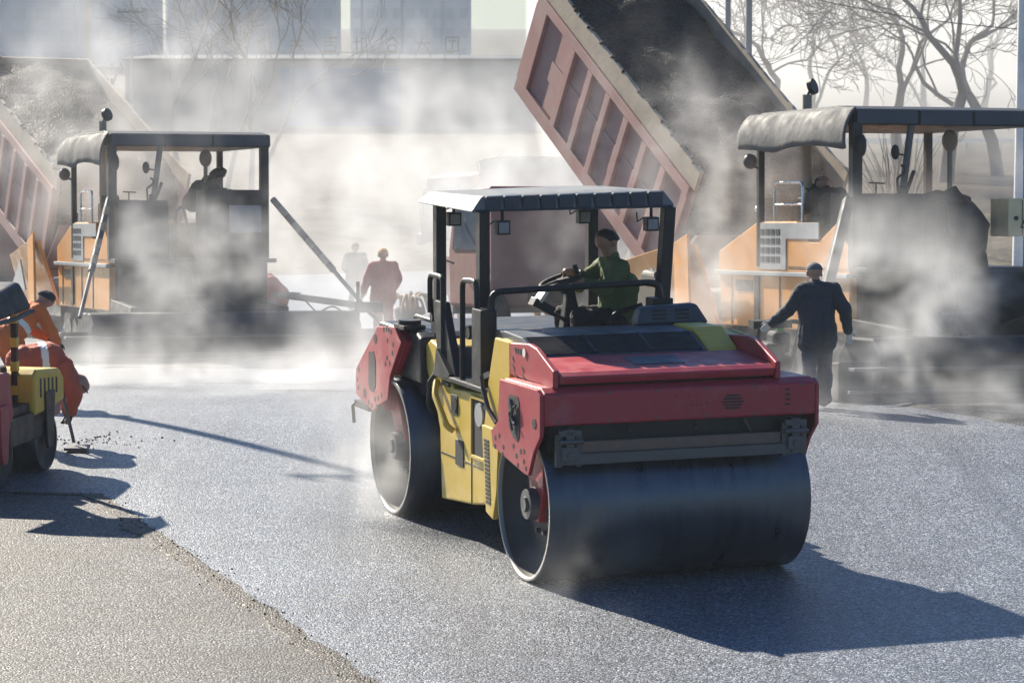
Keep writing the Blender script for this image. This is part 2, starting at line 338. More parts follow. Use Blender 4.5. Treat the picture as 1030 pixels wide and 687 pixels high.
for x in (-.4, .15, .55): mb.cyl((x, -.42, 1.25), (x, -.36, 1.30), .02); 
mb.tube([(.55,-.42,1.3),(.57,-.44,1.24),(.60,-.43,1.2)], .008); mb.build('spray_nozzle', M['gsteel'], SCR)
# hood
hd = MB()
hp_ = [(-.42,1.635),(-.44,1.695),(-.37,1.725),(.24,1.777),(.40,1.76),(.40,1.635)]
hd.loft([Vector((-.98, b, z)) for b, z in hp_], [Vector((.80, b, z)) for b, z in hp_])
HOOD = hd.build('hood', M['red'], ROL, .012, 3)
for sg in (-1, 1):
    mb = MB(); o = -.985 if sg < 0 else .80
    mb.prism([(.56,1.87),(.12,1.905),(-.05,1.885),(-.44,1.745),(-.44,1.61),(.56,1.61)], min(o, o+sg*.045), max(o, o+sg*.045), 0)
    fin = mb.build('hood_side_plate', M['red'], HOOD, .012, 3)
    mb = MB(); a = o+sg*.044
    for b in (.46, .40, .34, .28): mb.prism([(b,1.845),(b-.045,1.845),(b-.06,1.80),(b-.03,1.80)], min(a, a+sg*.004), max(a, a+sg*.004), 0)
    for b, z in ((.50,1.76),(.48,1.69),(.42,1.62),(.27,1.70),(.24,1.63)): mb.prism([(b+.03,z+.02),(b-.03,z),(b-.05,z-.045),(b-.01,z-.02)], min(a, a+sg*.004), max(a, a+sg*.004), 0)
    mb.build('cooling_slot', M['rubber'], fin)
    mb = MB(); mb.cyl((a-.01, .20, 1.825), (a+sg*.012, .20, 1.825), .035, n=18); mb.build('marker_lamp', M['white'], fin)
mb = MB(); mb.loft([Vector((-.28,-.20,1.725)),Vector((.15,-.20,1.725)),Vector((.17,.10,1.75)),Vector((-.26,.10,1.75))], [Vector((-.27,-.20,1.747)),Vector((.14,-.20,1.747)),Vector((.16,.10,1.773)),Vector((-.25,.10,1.773))])
mb.build('hood_hatch', M['bluegrey'], HOOD)
# engine block cover behind hood, yellow with a black grille on top
ec = MB(); ec.prism([(.5,1.2),(.5,1.84),(.95,1.865),(1.10,1.50),(1.22,1.10),(1.22,.95),(.5,.95)], -1.0, 1.0, 0)
ENG = ec.build('engine_cover', M['yellow'], ROL, .015, 3)
mb = MB(); mb.prism([(.56,1.86),(.92,1.875),(1.0,1.80),(.8,1.60),(.56,1.60)], .985, 1.03, 0); mb.prism([(.56,1.875),(.93,1.875),(1.09,1.50),(1.2,1.10),(.64,1.10),(.56,1.5)], -1.03, -.985, 0)
mb.build('cover_side', M['yellow'], ENG, .012)
mb = MB(); mb.prism([(1.215,1.12),(.95,1.12),(.80,.98),(.84,.60),(.93,.36),(1.11,.40),(1.2,1.0)], -1.045, -1.0, 0); mb.prism([(1.215,1.12),(.95,1.12),(.80,.98),(.84,.60),(.93,.36),(1.11,.40),(1.2,1.0)], 1.0, 1.045, 0)
sk_ = mb.build('yellow_skirt', M['yellow'], ENG, .01)
for sg in (-1.047, 1.047):
    mb = MB()
    for k in range(16):
        z = 1.0-k*.034; b0 = 1.14-(k*.034)*.09; mb.box(sg-.003, sg+.003, b0-.11, b0-.0, z-.011, z+.011)
    mb.build('skirt_grille', M['rubber'], sk_)
mb = MB(); mb.tube([(-1.05,1.20,1.52),(-1.06,1.12,1.42),(-1.06,1.0,1.28),(-1.05,.82,1.18)], .02); mb.build('rubber_seal', M['rubber'], ENG)
mb = MB(); mb.prism([(.26,1.76),(.30,1.80),(.58,1.94),(1.02,1.93),(1.05,1.76)], .53, .79, 0); mb.build('cover_hump', M['yellow'], ENG, .02, 3)
gr = MB(); gr.prism([(.245,1.74),(.245,1.785),(.57,1.905),(1.02,1.92),(1.02,1.74)], -.93, .515, 0); GR = gr.build('engine_grille', M['bluegrey'], ENG, .01)
mb = MB(); rx_ = Matrix.Rotation(math.atan2(.12,.325), 3, 'X')
for k in range(10):
    b = .27+k*.031; z = 1.785+(b-.245)*.369; mb.box(-.9, .48, b-.007, b+.007, z-.004, z+.012, rot=rx_)
for x in (-.42, .05): mb.box(x-.012, x+.012, .25, .57, 1.845, 1.862, rot=rx_)
mb.build('grille_bar', M['black'], GR)
mb = MB(); mb.box(-.92,.74,-.34,.4,1.57,1.65); mb.build('hood_gap_shade', M['black'], HOOD)  # black box stands in for the shade in the gap between hood and bumper
# yellow chassis with deck
ch = MB(); ch.prism([(3.0,1.60),(2.86,1.66),(2.62,1.62),(2.42,1.42),(2.22,1.30),(1.18,1.36),(1.18,.44),(1.72,.36),(2.56,.29),(2.60,.90),(2.72,1.10),(3.0,1.42)], -.95, .95, 0)
CH = ch.build('chassis', M['yellow'], ROL, .02, 3)
mb = MB(); mb.box(-1.0,1.0,1.25,2.30,1.365,1.405); mb.box(-.97,.97,2.3,2.5,1.30,1.34); mb.prism([(2.55,1.62),(2.2,1.42),(2.2,1.37),(2.62,1.37)], -1.0, 1.0, 0)
mb.build('deck', M['black'], CH, .008)
mb = MB(); mb.loft([Vector((-.97,1.22,1.52)),Vector((-.97,1.25,1.56)),Vector((-.97,1.80,1.42)),Vector((-.97,1.75,1.37))],[Vector((-.2,1.22,1.52)),Vector((-.2,1.25,1.56)),Vector((-.2,1.80,1.42)),Vector((-.2,1.75,1.37))]); mb.build('deck_step', M['rubber'], CH)
mb = MB(); mb.box(-.958,-.945,1.28,1.72,.80,1.28); LR = mb.build('lamp_recess', M['rubber'], CH)
mb = MB()
for q in ((1.26,1.30,.78,1.30),(1.70,1.74,.78,1.30),(1.26,1.74,1.28,1.31),(1.26,1.74,.77,.80)): mb.box(-.972,-.945,*q)
mb.build('recess_frame', M['yellow'], LR, .004)
mb = MB(); mb.cyl((-.975,1.50,1.16),(-.945,1.50,1.16),.10,n=24); mb.build('deck_lamp', M['grey'], LR)
mb = MB(); mb.box(-.958,-.945,1.95,2.16,.65,.87); mb.box(-.958,-.945,2.10,2.28,1.08,1.25); mb.box(-.956,-.945,2.53,2.56,.98,1.06); mb.build('access_port', M['rubber'], CH, .004)
mb = MB(); mb.cyl((-.965,2.16,1.17),(-.955,2.16,1.17),.06,n=20); mb.box(-.955,-.94,1.18,2.58,.70,.71); mb.box(-.955,-.94,1.74,1.75,.37,.8); mb.build('port_cap', M['black'], CH)
mb = MB(); mb.tube([(-.97,2.62,1.32),(-1.02,2.52,1.22),(-1.02,2.2,.98),(-.97,2.16,.94)], .028, round_=.05); mb.build('grab_bar', M['yellow'], CH)
mb = MB(); mb.box(-.55,.1,2.32,2.7,1.30,1.62); mb.build('equipment_box', M['grey'], CH, .02)
# rear module
rr = MB(); rr.prism([(2.95,1.38),(2.98,1.66),(3.1,1.70),(4.2,1.70),(4.35,1.45),(4.35,1.25),(2.95,1.25)], -1.0, 1.0, 0)
RR = rr.build('rear_hood', M['black'], ROL, .03, 3)
mb = MB(); mb.box(-.9,.9,2.9,4.3,1.12,1.25); mb.build('rear_cross_beam', M['black'], RR)
for sg in (-1, 1):
    o = sg*1.06; mb = MB()
    mb.prism([(4.62,1.08),(4.60,1.22),(3.92,1.68),(3.42,1.72),(3.22,1.60),(3.55,1.27),(3.63,1.04),(3.9,.96),(4.08,.88),(4.60,.98)], min(o, o+sg*.04), max(o, o+sg*.04), 0)
    mb.prism([(3.42,1.72),(3.22,1.60),(3.55,1.27),(3.58,1.27),(3.27,1.60),(3.44,1.69)], min(o-sg*.12, o), max(o-sg*.12, o), 0)
    f = mb.build('rear_fork_plate', M['red'], RR, .006)
    mb = MB(); mb.prism([(3.75,1.2),(4.1,1.1),(3.78,.78),(3.70,.5),(3.54,.5),(3.48,.72)], min(sg*.93, sg*.99), max(sg*.93, sg*.99), 0)
    mb.prism([(4.15,1.1),(3.75,1.2),(3.9,.9)], min(sg*.97, sg*1.05), max(sg*.97, sg*1.05), 0); mb.build('drum_fork', M['red'], RR, .01)
    mb = MB(); holes(mb, [(3.5,1.67),(3.57,1.68),(3.64,1.68),(3.72,1.67),(3.62,1.58),(3.45,1.56),(3.47,1.48),(3.63,1.42),(3.68,1.36),(3.55,1.38),(4.5,1.22),(4.55,1.12),(4.52,1.05),(4.0,1.0),(3.9,1.02),(3.8,1.06),(4.1,.93),(4.2,.95),(3.95,.94)], o+sg*.037, .026)
    mb.cyl((o+sg*.037, 3.98, 1.56), (o+sg*.043, 3.98, 1.56), .045, n=16); mb.cyl((o+sg*.037, 4.32, 1.02), (o+sg*.043, 4.32, 1.02), .045, n=16)
    mb.build('bolt_hole', M['rubber'], f); mb = MB()
    mb.prism([(4.18,1.42),(4.04,1.44),(3.98,1.36),(3.98,1.12),(4.05,1.06),(4.16,1.07),(4.2,1.12)], min(o+sg*.04, o+sg*.044), max(o+sg*.04, o+sg*.044), 0)
    mb.build('plate_opening', M['rubber'], f)
mb = MB(); mb.tube([(-.85,3.6,1.70),(-.85,3.6,1.80),(-.85,3.05,1.80),(-.85,3.0,1.68)], .022, round_=.08); mb.build('rear_hand_rail', M['black'], RR)
mb = MB(); mb.box(-1.08,-.88,3.2,3.5,1.71,1.75); mb.cyl((-.98,3.35,1.70),(-.98,3.35,1.79),.10,n=18); mb.build('filler_cap', M['black'], RR, .006)
mb = MB(); mb.tube([(-1.09,4.62,.9),(-1.1,4.7,.86),(-1.1,4.66,.7)], .016); mb.box(-1.1,-1.0,4.2,4.66,.86,.92); mb.build('rear_scraper', M['black'], RR)
mb = MB()
for x in (-1.0,-.6,-.2,.2,.6,1.0):
    for z in (1.345, 1.565): mb.cyl((x,-.492,z),(x,-.484,z),.013,n=6)
mb.build('bumper_bolt_rib', M['gsteel'], BUM)
mb = MB(); mb.tube([(-.9,1.3,1.42),(-.98,1.22,1.2),(-.97,1.16,.9),(-.9,1.2,.7)], .022); mb.tube([(-.9,2.6,1.5),(-.99,2.75,1.3),(-.97,2.85,1.1),(-.9,2.95,1.0)], .022); mb.tube([(-.5,2.7,1.5),(-.6,2.9,1.62),(-.55,3.05,1.68)], .02); mb.build('hydraulic_hose', M['rubber'], ROL)
# canopy posts
def post(a, b, foot, lean=0):
    mb = MB(); mb.box(a-.045, a+.045, b-.055, b+.055, foot, 2.86); p = mb.build('canopy_post', M['black'], ROL, .01); return p
post(-.86, 1.72, 1.95); post(-.86, 2.87, 1.75); post(.52, 2.87, 1.7)
mb = MB(); mb.loft([Vector((.66,1.66,1.9)),Vector((.76,1.66,1.9)),Vector((.76,1.78,1.9)),Vector((.66,1.78,1.9))],[Vector((.72,1.66,2.86)),Vector((.82,1.66,2.86)),Vector((.82,1.78,2.86)),Vector((.72,1.78,2.86))]); mb.build('canopy_post', M['black'], ROL, .01)
mb = MB(); mb.box(.52,.70,1.42,1.60,1.75,2.10); mb.box(-.98,-.84,1.42,1.66,1.38,2.05); mb.prism([(2.80,2.02),(2.52,2.02),(2.15,1.38),(2.62,1.38)], -.95, -.88, 0); mb.build('post_bracket', M['black'], ROL, .01)
mb = MB(); mb.box(-.92,-.80,1.66,1.80,1.82,2.0); mb.cyl((-.95,1.86,1.82),(-.80,1.86,1.82),.06,n=16); mb.box(-.93,-.85,2.72,2.9,1.72,2.0); mb.cyl((-.95,2.84,1.86),(-.82,2.84,1.86),.04,n=14); mb.build('post_clamp', M['black'], ROL, .006)
# canopy roof
rf = MB()
B0 = [Vector(v) for v in ((-.97,1.70,2.85),(.83,1.70,2.87),(.83,3.2,2.87),(-.97,3.2,2.85))]; T0 = [Vector(v) for v in ((-.86,1.74,2.985),(.74,1.74,3.0),(.74,3.14,2.965),(-.86,3.14,2.95))]
C0 = [Vector(v) for v in ((-.5,1.95,2.995),(.42,1.95,3.012),(.42,2.95,2.985),(-.5,2.95,2.97))]
vs = B0+T0+C0; fs = [(0,1,2,3)]+[(i,(i+1)%4,4+(i+1)%4,4+i) for i in range(4)]+[(4+i,4+(i+1)%4,8+(i+1)%4,8+i) for i in range(4)]+[(8,9,10,11)]
rf.add(vs, fs); RF = rf.build('canopy_roof', M['roof'], ROL, .02, 3)
mb = MB()
for k in range(10):
    x0 = -.84+k*.158; sl = .10*(x0)/.9
    mb.box(x0, x0+.128, 1.685, 1.745, 2.862+.008*k/10, 2.985+.012*k/10)
mb.box(-.93,.81,1.69,1.72,2.855,2.875)
mb.build('roof_rib', M['bluegrey'], RF, .012)
def worklight(a, b):
    mb = MB(); mb.box(a-.055, a+.055, b-.045, b+.04, 2.66, 2.78); mb.tube([(a,b,2.78),(a,b,2.86)], .014)
    mb.tube([(a-.06,b+.03,2.77),(a-.11,b+.03,2.74),(a-.13,b,2.82)], .007)
    l = mb.build('work_light', M['black'], RF, .015)
    mb = MB(); mb.box(a-.043, a+.043, b-.052, b-.044, 2.675, 2.765); mb.build('light_lens', M['lamp'], l, .003)
worklight(-.70, 1.70); worklight(-.74, 2.85); worklight(.60, 1.68); worklight(.40, 2.75)
# hand rails, console, wheel, seat
mb = MB(); mb.tube([(-.88,1.45,1.95),(-.88,1.45,2.20),(.60,1.5,2.235),(.62,1.5,2.05)], .028, round_=.09, n=10); mb.build('front_rail', M['black'], ROL)
mb = MB(); mb.tube([(-.95,1.98,1.40),(-.95,1.98,2.26),(-.95,1.62,2.28),(-.95,1.60,2.0)], .024, round_=.08, n=10); mb.build('entry_rail', M['black'], ROL)
mb = MB(); mb.tube([(-.95,2.50,1.40),(-.95,2.50,2.24),(-.95,2.86,2.24),(-.95,2.86,1.9)], .024, round_=.08, n=10); mb.build('entry_rail', M['black'], ROL)
mb = MB(); mb.tube([(.55,2.6,2.2),(.74,2.0,2.16),(.76,1.8,2.16)], .025); mb.build('arm_rail', M['chrome'], ROL)
cs = MB(); cs.loft([Vector((-.05,2.1,1.40)),Vector((.25,2.1,1.40)),Vector((.25,2.4,1.40)),Vector((-.05,2.4,1.40))],[Vector((0.02,2.12,1.78)),Vector((.2,2.12,1.78)),Vector((.2,2.38,1.78)),Vector((0.02,2.38,1.78))])
cs.loft([Vector((.0,2.16,1.70)),Vector((.20,2.16,1.76)),Vector((.20,2.34,1.76)),Vector((.0,2.34,1.70))],[Vector((.06,2.2,2.14)),Vector((.12,2.2,2.14)),Vector((.12,2.3,2.14)),Vector((.06,2.3,2.14))])
CS = cs.build('steering_console', M['black'], ROL, .03, 3)
mb = MB(); c = Vector((.02,2.25,2.21)); q = Vector((-.35,0,1)).to_track_quat('Z','Y')
pth = [c+q @ Vector((.19*math.cos(2*PI*i/24), .19*math.sin(2*PI*i/24), 0)) for i in range(25)]
mb.tube(pth, .018); mb.cyl(c-Vector((-.03,0,.12)), c+Vector((0,0,.01)), .035, .05)
for i in range(3): mb.tube([c, c+q @ Vector((.19*math.cos(2*PI*i/3+.5), .19*math.sin(2*PI*i/3+.5), 0))], .014)
mb.cyl(c+q @ Vector((0,.15,.01)), c+q @ Vector((0,.15,.08)), .02); mb.build('steering_wheel', M['rubber'], CS)
mb = MB(); mb.box(-.28,-.08,2.12,2.26,1.95,2.03, rot=Matrix.Rotation(.5,3,'Y')); mb.tube([(-.1,2.2,1.93),(.0,2.2,1.88),(.08,2.2,1.82)], .02); mb.build('instrument_panel', M['black'], CS, .01)
mb = MB(); mb.box(-.20,-.17,2.1,2.25,2.02,2.16, rot=Matrix.Rotation(.6,3,'Y')); mb.build('mirror', M['chrome'], CS)
st = MB(); st.box(.30,.80,1.98,2.50,1.66,1.78); st.box(.40,.70,2.05,2.4,1.38,1.66); st.loft([Vector((.72,1.98,1.76)),Vector((.84,1.98,1.76)),Vector((.84,2.5,1.76)),Vector((.72,2.5,1.76))],[Vector((.82,2.02,2.26)),Vector((.90,2.02,2.26)),Vector((.90,2.46,2.26)),Vector((.82,2.46,2.26))])
ST = st.build('driver_seat', M['rubber'], ROL, .04, 3)
mb = MB(); mb.tube([(.30,1.93,1.74),(.34,1.93,1.92),(.62,1.93,2.0)], .02, round_=.08); mb.build('seat_arm', M['black'], ST)
cv = MB(); cv.loft([Vector((-.02+.30,1.16,1.90)),Vector((.92,1.16,1.90)),Vector((.92,1.36,1.90)),Vector((.28,1.36,1.90))],[Vector((.33,1.2,2.05)),Vector((.82,1.2,2.07)),Vector((.82,1.34,2.07)),Vector((.33,1.34,2.05))])
CV = cv.build('seat_cowl', M['bluegrey'], ROL, .03, 3)
mb = MB()
for k in range(3):
    z = 1.955+.033*k
    for x0 in (.42,.62): mb.box(x0, x0+.12, 1.165+.008*k, 1.19+.008*k, z-.008, z+.008)
mb.build('cowl_slot', M['rubber'], CV)
mb = MB(); mb.box(-.7,.3,1.0,1.42,1.40,1.88); mb.box(-.9,.9,1.05,1.3,1.36,1.9); mb.build('bulkhead', M['black'], ROL, .01)
# ---------------------------------------------------------------- people
def caps_mesh(mb, p0, p1, r0, r1, n=14):
    p0 = Vector(p0); p1 = Vector(p1); d = p1-p0; L = d.length
    q = (d if L > 1e-5 else Vector((0,0,1))).to_track_quat('Z','Y'); prof = []
    for k in range(6): t = -PI/2+PI/2*k/5; prof.append((r0*math.sin(t), max(1e-4, r0*math.cos(t))))
    for k in range(6): t = PI/2*k/5; prof.append((L+r1*math.sin(t), max(1e-4, r1*math.cos(t))))
    vs = [p0+q @ Vector((r*math.cos(2*PI*i/n), r*math.sin(2*PI*i/n), h)) for h, r in prof for i in range(n)]; m = len(prof)
    mb.add(vs, [(j*n+i, j*n+(i+1)%n, (j+1)*n+(i+1)%n, (j+1)*n+i) for j in range(m-1) for i in range(n)]+[tuple(range(n))[::-1], tuple(range((m-1)*n, m*n))])
def hand_caps(wr, el, side, palmn, curl, tagm='hand', k=1.0):
    d = (wr-el).normalized(); pn = Vector(palmn); pn = (pn-d*pn.dot(d)).normalized(); s = d.cross(pn)*side; out = []
    base = wr+d*.085*k
    for f, (off, ln) in enumerate(((-.030,.068),(-.010,.078),(.010,.074),(.029,.058))):
        b = base+s*off*k; out.append((wr+d*.01+s*off*.6*k, b, .019*k, .014*k, tagm)); p = b; ang = 0
        for j in range(3):
            ang += curl*(.8 if j else .5); dd = (d*math.cos(ang)+pn*math.sin(ang)); q = p+dd*ln*k*(.45,.32,.25)[j]
            out.append((p, q, .0105*k, .0095*k, tagm)); p = q
    t0 = wr+d*.025*k-s*.028*k; t1 = t0+(d*.5-s*.75+pn*.35).normalized()*.045*k; t2 = t1+(d*.85-s*.1+pn*.45).normalized()*.035*k
    out += [(t0, t1, .016*k, .0125*k, tagm), (t1, t2, .0125*k, .0105*k, tagm)]
    return out
DEF = dict(pel=(0,0,.95), chest=(0,0,1.24), neck=(0,0,1.44), head=(0,.02,1.61), shL=(-.19,0,1.41), shR=(.19,0,1.41), elL=(-.25,-.02,1.13), elR=(.25,-.02,1.13),
           wrL=(-.26,.08,.89), wrR=(.26,.08,.89), hiL=(-.09,0,.92), hiR=(.09,0,.92), knL=(-.10,.03,.50), knR=(.10,.03,.50), anL=(-.105,0,.09), anR=(.105,0,.09), toL=(-.13,.17,.035), toR=(.13,.17,.035))
def person(label, loc, rz, J=None, top='navy', leg='trouser', hand='skin', boot='boot', bulk=.02, vox=.011, hem=.12, stripes=None, headgear=None, gear_mat='capg', face=(0,1,0), palm=(0,1,0), curl=(.35,.35), group=None, hood=False, legbulk=.012):
    j = {k: Vector(v) for k, v in {**DEF, **(J or {})}.items()}; fw = Vector(face).normalized(); C = []
    up = (j['neck']-j['pel']).normalized(); b = bulk; A = lambda p, q, r0, r1, t: C.append((Vector(p), Vector(q), r0, r1, t))
    sx = (j['shR']-j['shL']).normalized(); hx = (j['hiR']-j['hiL']).normalized(); lb = legbulk
    A(j['hiL']+hx*.02, j['hiR']-hx*.02, .115+lb, .115+lb, leg)
    A(j['pel']-hx*.05, j['chest']-sx*.055, .12+b, .125+b, top); A(j['pel']+hx*.05, j['chest']+sx*.055, .12+b, .125+b, top)
    A(j['chest']-sx*.06, j['neck']*.75+j['shL']*.25-up*.10, .125+b, .095+b*.6, top); A(j['chest']+sx*.06, j['neck']*.75+j['shR']*.25-up*.10, .125+b, .095+b*.6, top)
    A(j['shL']+sx*.03, j['shR']-sx*.03, .066+b*.6, .066+b*.6, top); A(j['shL']+sx*.05, j['neck'], .06+b*.4, .06+b*.4, top); A(j['shR']-sx*.05, j['neck'], .06+b*.4, .06+b*.4, top)
    if hem:
        A(j['pel']-hx*.05, (j['hiL']+(j['knL']-j['hiL'])*.3)+hx*.0, .135+b, .105+b, top); A(j['pel']+hx*.05, (j['hiR']+(j['knR']-j['hiR'])*.3), .135+b, .105+b, top)
    A(j['neck']-up*.02, j['head']-fw*.01-(j['head']-j['neck'])*.25, .062, .055, 'skin'); A(j['neck']-up*.03, j['neck']+(j['head']-j['neck'])*.28, .075+b*.3, .07, top)
    hu = (j['head']-j['neck']).normalized(); side = hu.cross(fw).normalized()
    A(j['head']-fw*.025+hu*.035, j['head']+fw*.025+hu*.03, .088, .082, 'skin'); A(j['head']+fw*.035-hu*.07, j['head']+fw*.02, .052, .075, 'skin')
    A(j['head']+fw*.095+hu*.015, j['head']+fw*.112-hu*.02, .010, .015, 'skin')
    for s_ in (-1, 1): A(j['head']+side*s_*.088+hu*.02, j['head']+side*s_*.09-hu*.025, .018, .014, 'skin')
    A(j['head']+fw*.085-hu*.055-side*.02, j['head']+fw*.085-hu*.055+side*.02, .012, .012, 'skin')
    for s_, k in (('L',-1),('R',1)):
        A(j['sh'+s_], j['el'+s_], .060+b*.7, .049+b*.7, top); A(j['el'+s_], j['wr'+s_]-(j['wr'+s_]-j['el'+s_]).normalized()*.02, .049+b*.7, .036+b*.6, top)
        C.extend(hand_caps(j['wr'+s_], j['el'+s_], k, palm, curl[0 if s_ == 'L' else 1], hand, 1.05))
        A(j['hi'+s_], j['kn'+s_], .088+lb, .060+lb, leg); A(j['kn'+s_], j['an'+s_]+(j['kn'+s_]-j['an'+s_]).normalized()*.03, .058+lb, .046+lb*1.6, leg)
        A(j['an'+s_]-Vector((0,0,.03))-(j['to'+s_]-j['an'+s_])*.15, j['to'+s_]*.8+j['an'+s_]*.2, .05, .042, boot); A(j['to'+s_]*.75+j['an'+s_]*.25-Vector((0,0,.005)), j['to'+s_], .043, .036, boot)
        A(j['an'+s_], j['an'+s_]+(j['kn'+s_]-j['an'+s_])*.12, .05, .05, boot)
    mb = MB()
    for c in C: caps_mesh(mb, *c[:4], n=10 if c[2] < .03 else 16)
    tmp = mb.build('person', None)
    rm = tmp.modifiers.new('r', 'REMESH'); rm.mode = 'VOXEL'; rm.voxel_size = vox; rm.use_smooth_shade = True
    smm = tmp.modifiers.new('s', 'SMOOTH'); smm.factor = .5; smm.iterations = 3
    dg = bpy.context.evaluated_depsgraph_get(); me = bpy.data.meshes.new_from_object(tmp.evaluated_get(dg))
    bpy.data.objects.remove(tmp)
    names = []
    for c in C:
        if c[4] not in names: names.append(c[4])
    if stripes: names.append('reflect')
    for nme in names: me.materials.append(M[nme])
    nv = len(me.vertices); co = np.empty(nv*3); me.vertices.foreach_get('co', co); co = co.reshape(-1, 3)
    best = np.full(nv, 1e9); ti = np.zeros(nv, int)
    for c in C:
        p = np.array(c[0]); d = np.array(c[1])-p; t = np.clip(((co-p) @ d)/max(d @ d, 1e-9), 0, 1)
        ds = np.linalg.norm(co-(p+t[:, None]*d), axis=1)-(c[2]+(c[3]-c[2])*t)
        k = ds < best; best[k] = ds[k]; ti[k] = names.index(c[4])
    cloth = {i for i, x in enumerate(names) if x in (top, leg)}
    nor = np.empty(nv*3); me.vertices.foreach_get('normal', nor); nor = nor.reshape(-1, 3)
    for i in range(nv):
        if ti[i] in cloth:
            p = Vector(co[i]); q = Vector((p.x*11, p.y*11, p.z*7)); co[i] += nor[i]*(.017*(noise.noise(q)+.6*abs(noise.noise(q*2.3))-.2))
    me.vertices.foreach_set('co', co.ravel())
    mi = []
    for p in me.polygons:
        i = ti[p.vertices[0]]
        if stripes and names[i] in (top, leg):
            v = Vector(co[p.vertices[0]])
            for pt, nn, w, tg in stripes:
                if names[i] == tg and abs((v-Vector(pt)).dot(Vector(nn))) < w: i = len(names)-1; break
        mi.append(i)
    me.polygons.foreach_set('material_index', mi); me.polygons.foreach_set('use_smooth', [True]*len(me.polygons)); me.update()
    o = bpy.data.objects.new('person', me); COL.objects.link(o); o.location = loc; o.rotation_euler = (0, 0, rz); tag(o, label, 'person', group)
    rot = Matrix((side, fw, hu)).transposed(); c = j['head']-fw*.008+hu*.03
    mb = MB()
    if headgear == 'cap':
        mb.ell(c+hu*.012, (.102,.112,.098), 20, lo=.05, rot=rot); mb.ell(c+fw*.10+hu*.018, (.075,.075,.012), 14, rot=rot); mb.build('cap', M[gear_mat], o)
    elif headgear == 'helmet':
        mb.ell(c+hu*.01, (.125,.14,.125), 20, lo=.1, rot=rot); mb.ell(c+hu*.02, (.14,.165,.014), 20, rot=rot); mb.build('hard_hat', M[gear_mat], o)
    elif headgear == 'hood':
        mb.ell(c-hu*.02-fw*.015, (.118,.122,.135), 20, rot=rot, jit=.1); mb.build('hood', M[gear_mat], o)
    else:
        mb.ell(c+hu*.006-fw*.012, (.100,.108,.098), 20, lo=-.15, rot=rot, jit=.05); mb.build('hair', M['hair'], o)
    if headgear != 'hood':
        mb = MB()
        for s_ in (-1, 1): mb.ell(j['head']+fw*.089+side*s_*.033+hu*.012, .011, 8)
        mb.build('eye', M['hair'], o)
    return o
# driver of the roller, turned sideways on his seat
rot_ = Matrix.Rotation(TH, 3, 'Z')
def roller_pt(a, b, z): return Vector((1.1426, 24.4375, .012))+rot_ @ Vector((a, b, z))
person('driver in a green jacket at the steering wheel of the red and yellow roller', roller_pt(.56, 2.22, 0), TH+PI/2,
  dict(pel=(0,.0,1.88), chest=(0,-.03,2.13), neck=(0,.03,2.36), head=(-.01,.09,2.52), shL=(-.19,.03,2.31), shR=(.19,.05,2.32), elL=(-.25,.20,2.13), elR=(.23,.26,2.14),
       wrL=(-.14,.33,2.20), wrR=(.13,.36,2.24), hiL=(-.10,.02,1.86), hiR=(.10,.02,1.86), knL=(-.17,.42,1.90), knR=(.16,.44,1.90), anL=(-.17,.44,1.50), anR=(.17,.46,1.50), toL=(-.19,.60,1.44), toR=(.19,.62,1.44)),
  top='green', leg='blackcloth', hand='skin', bulk=.03, vox=.009, hem=0, face=(-.35,.94,-.05), palm=(0,0,-1), curl=(.9,.9))
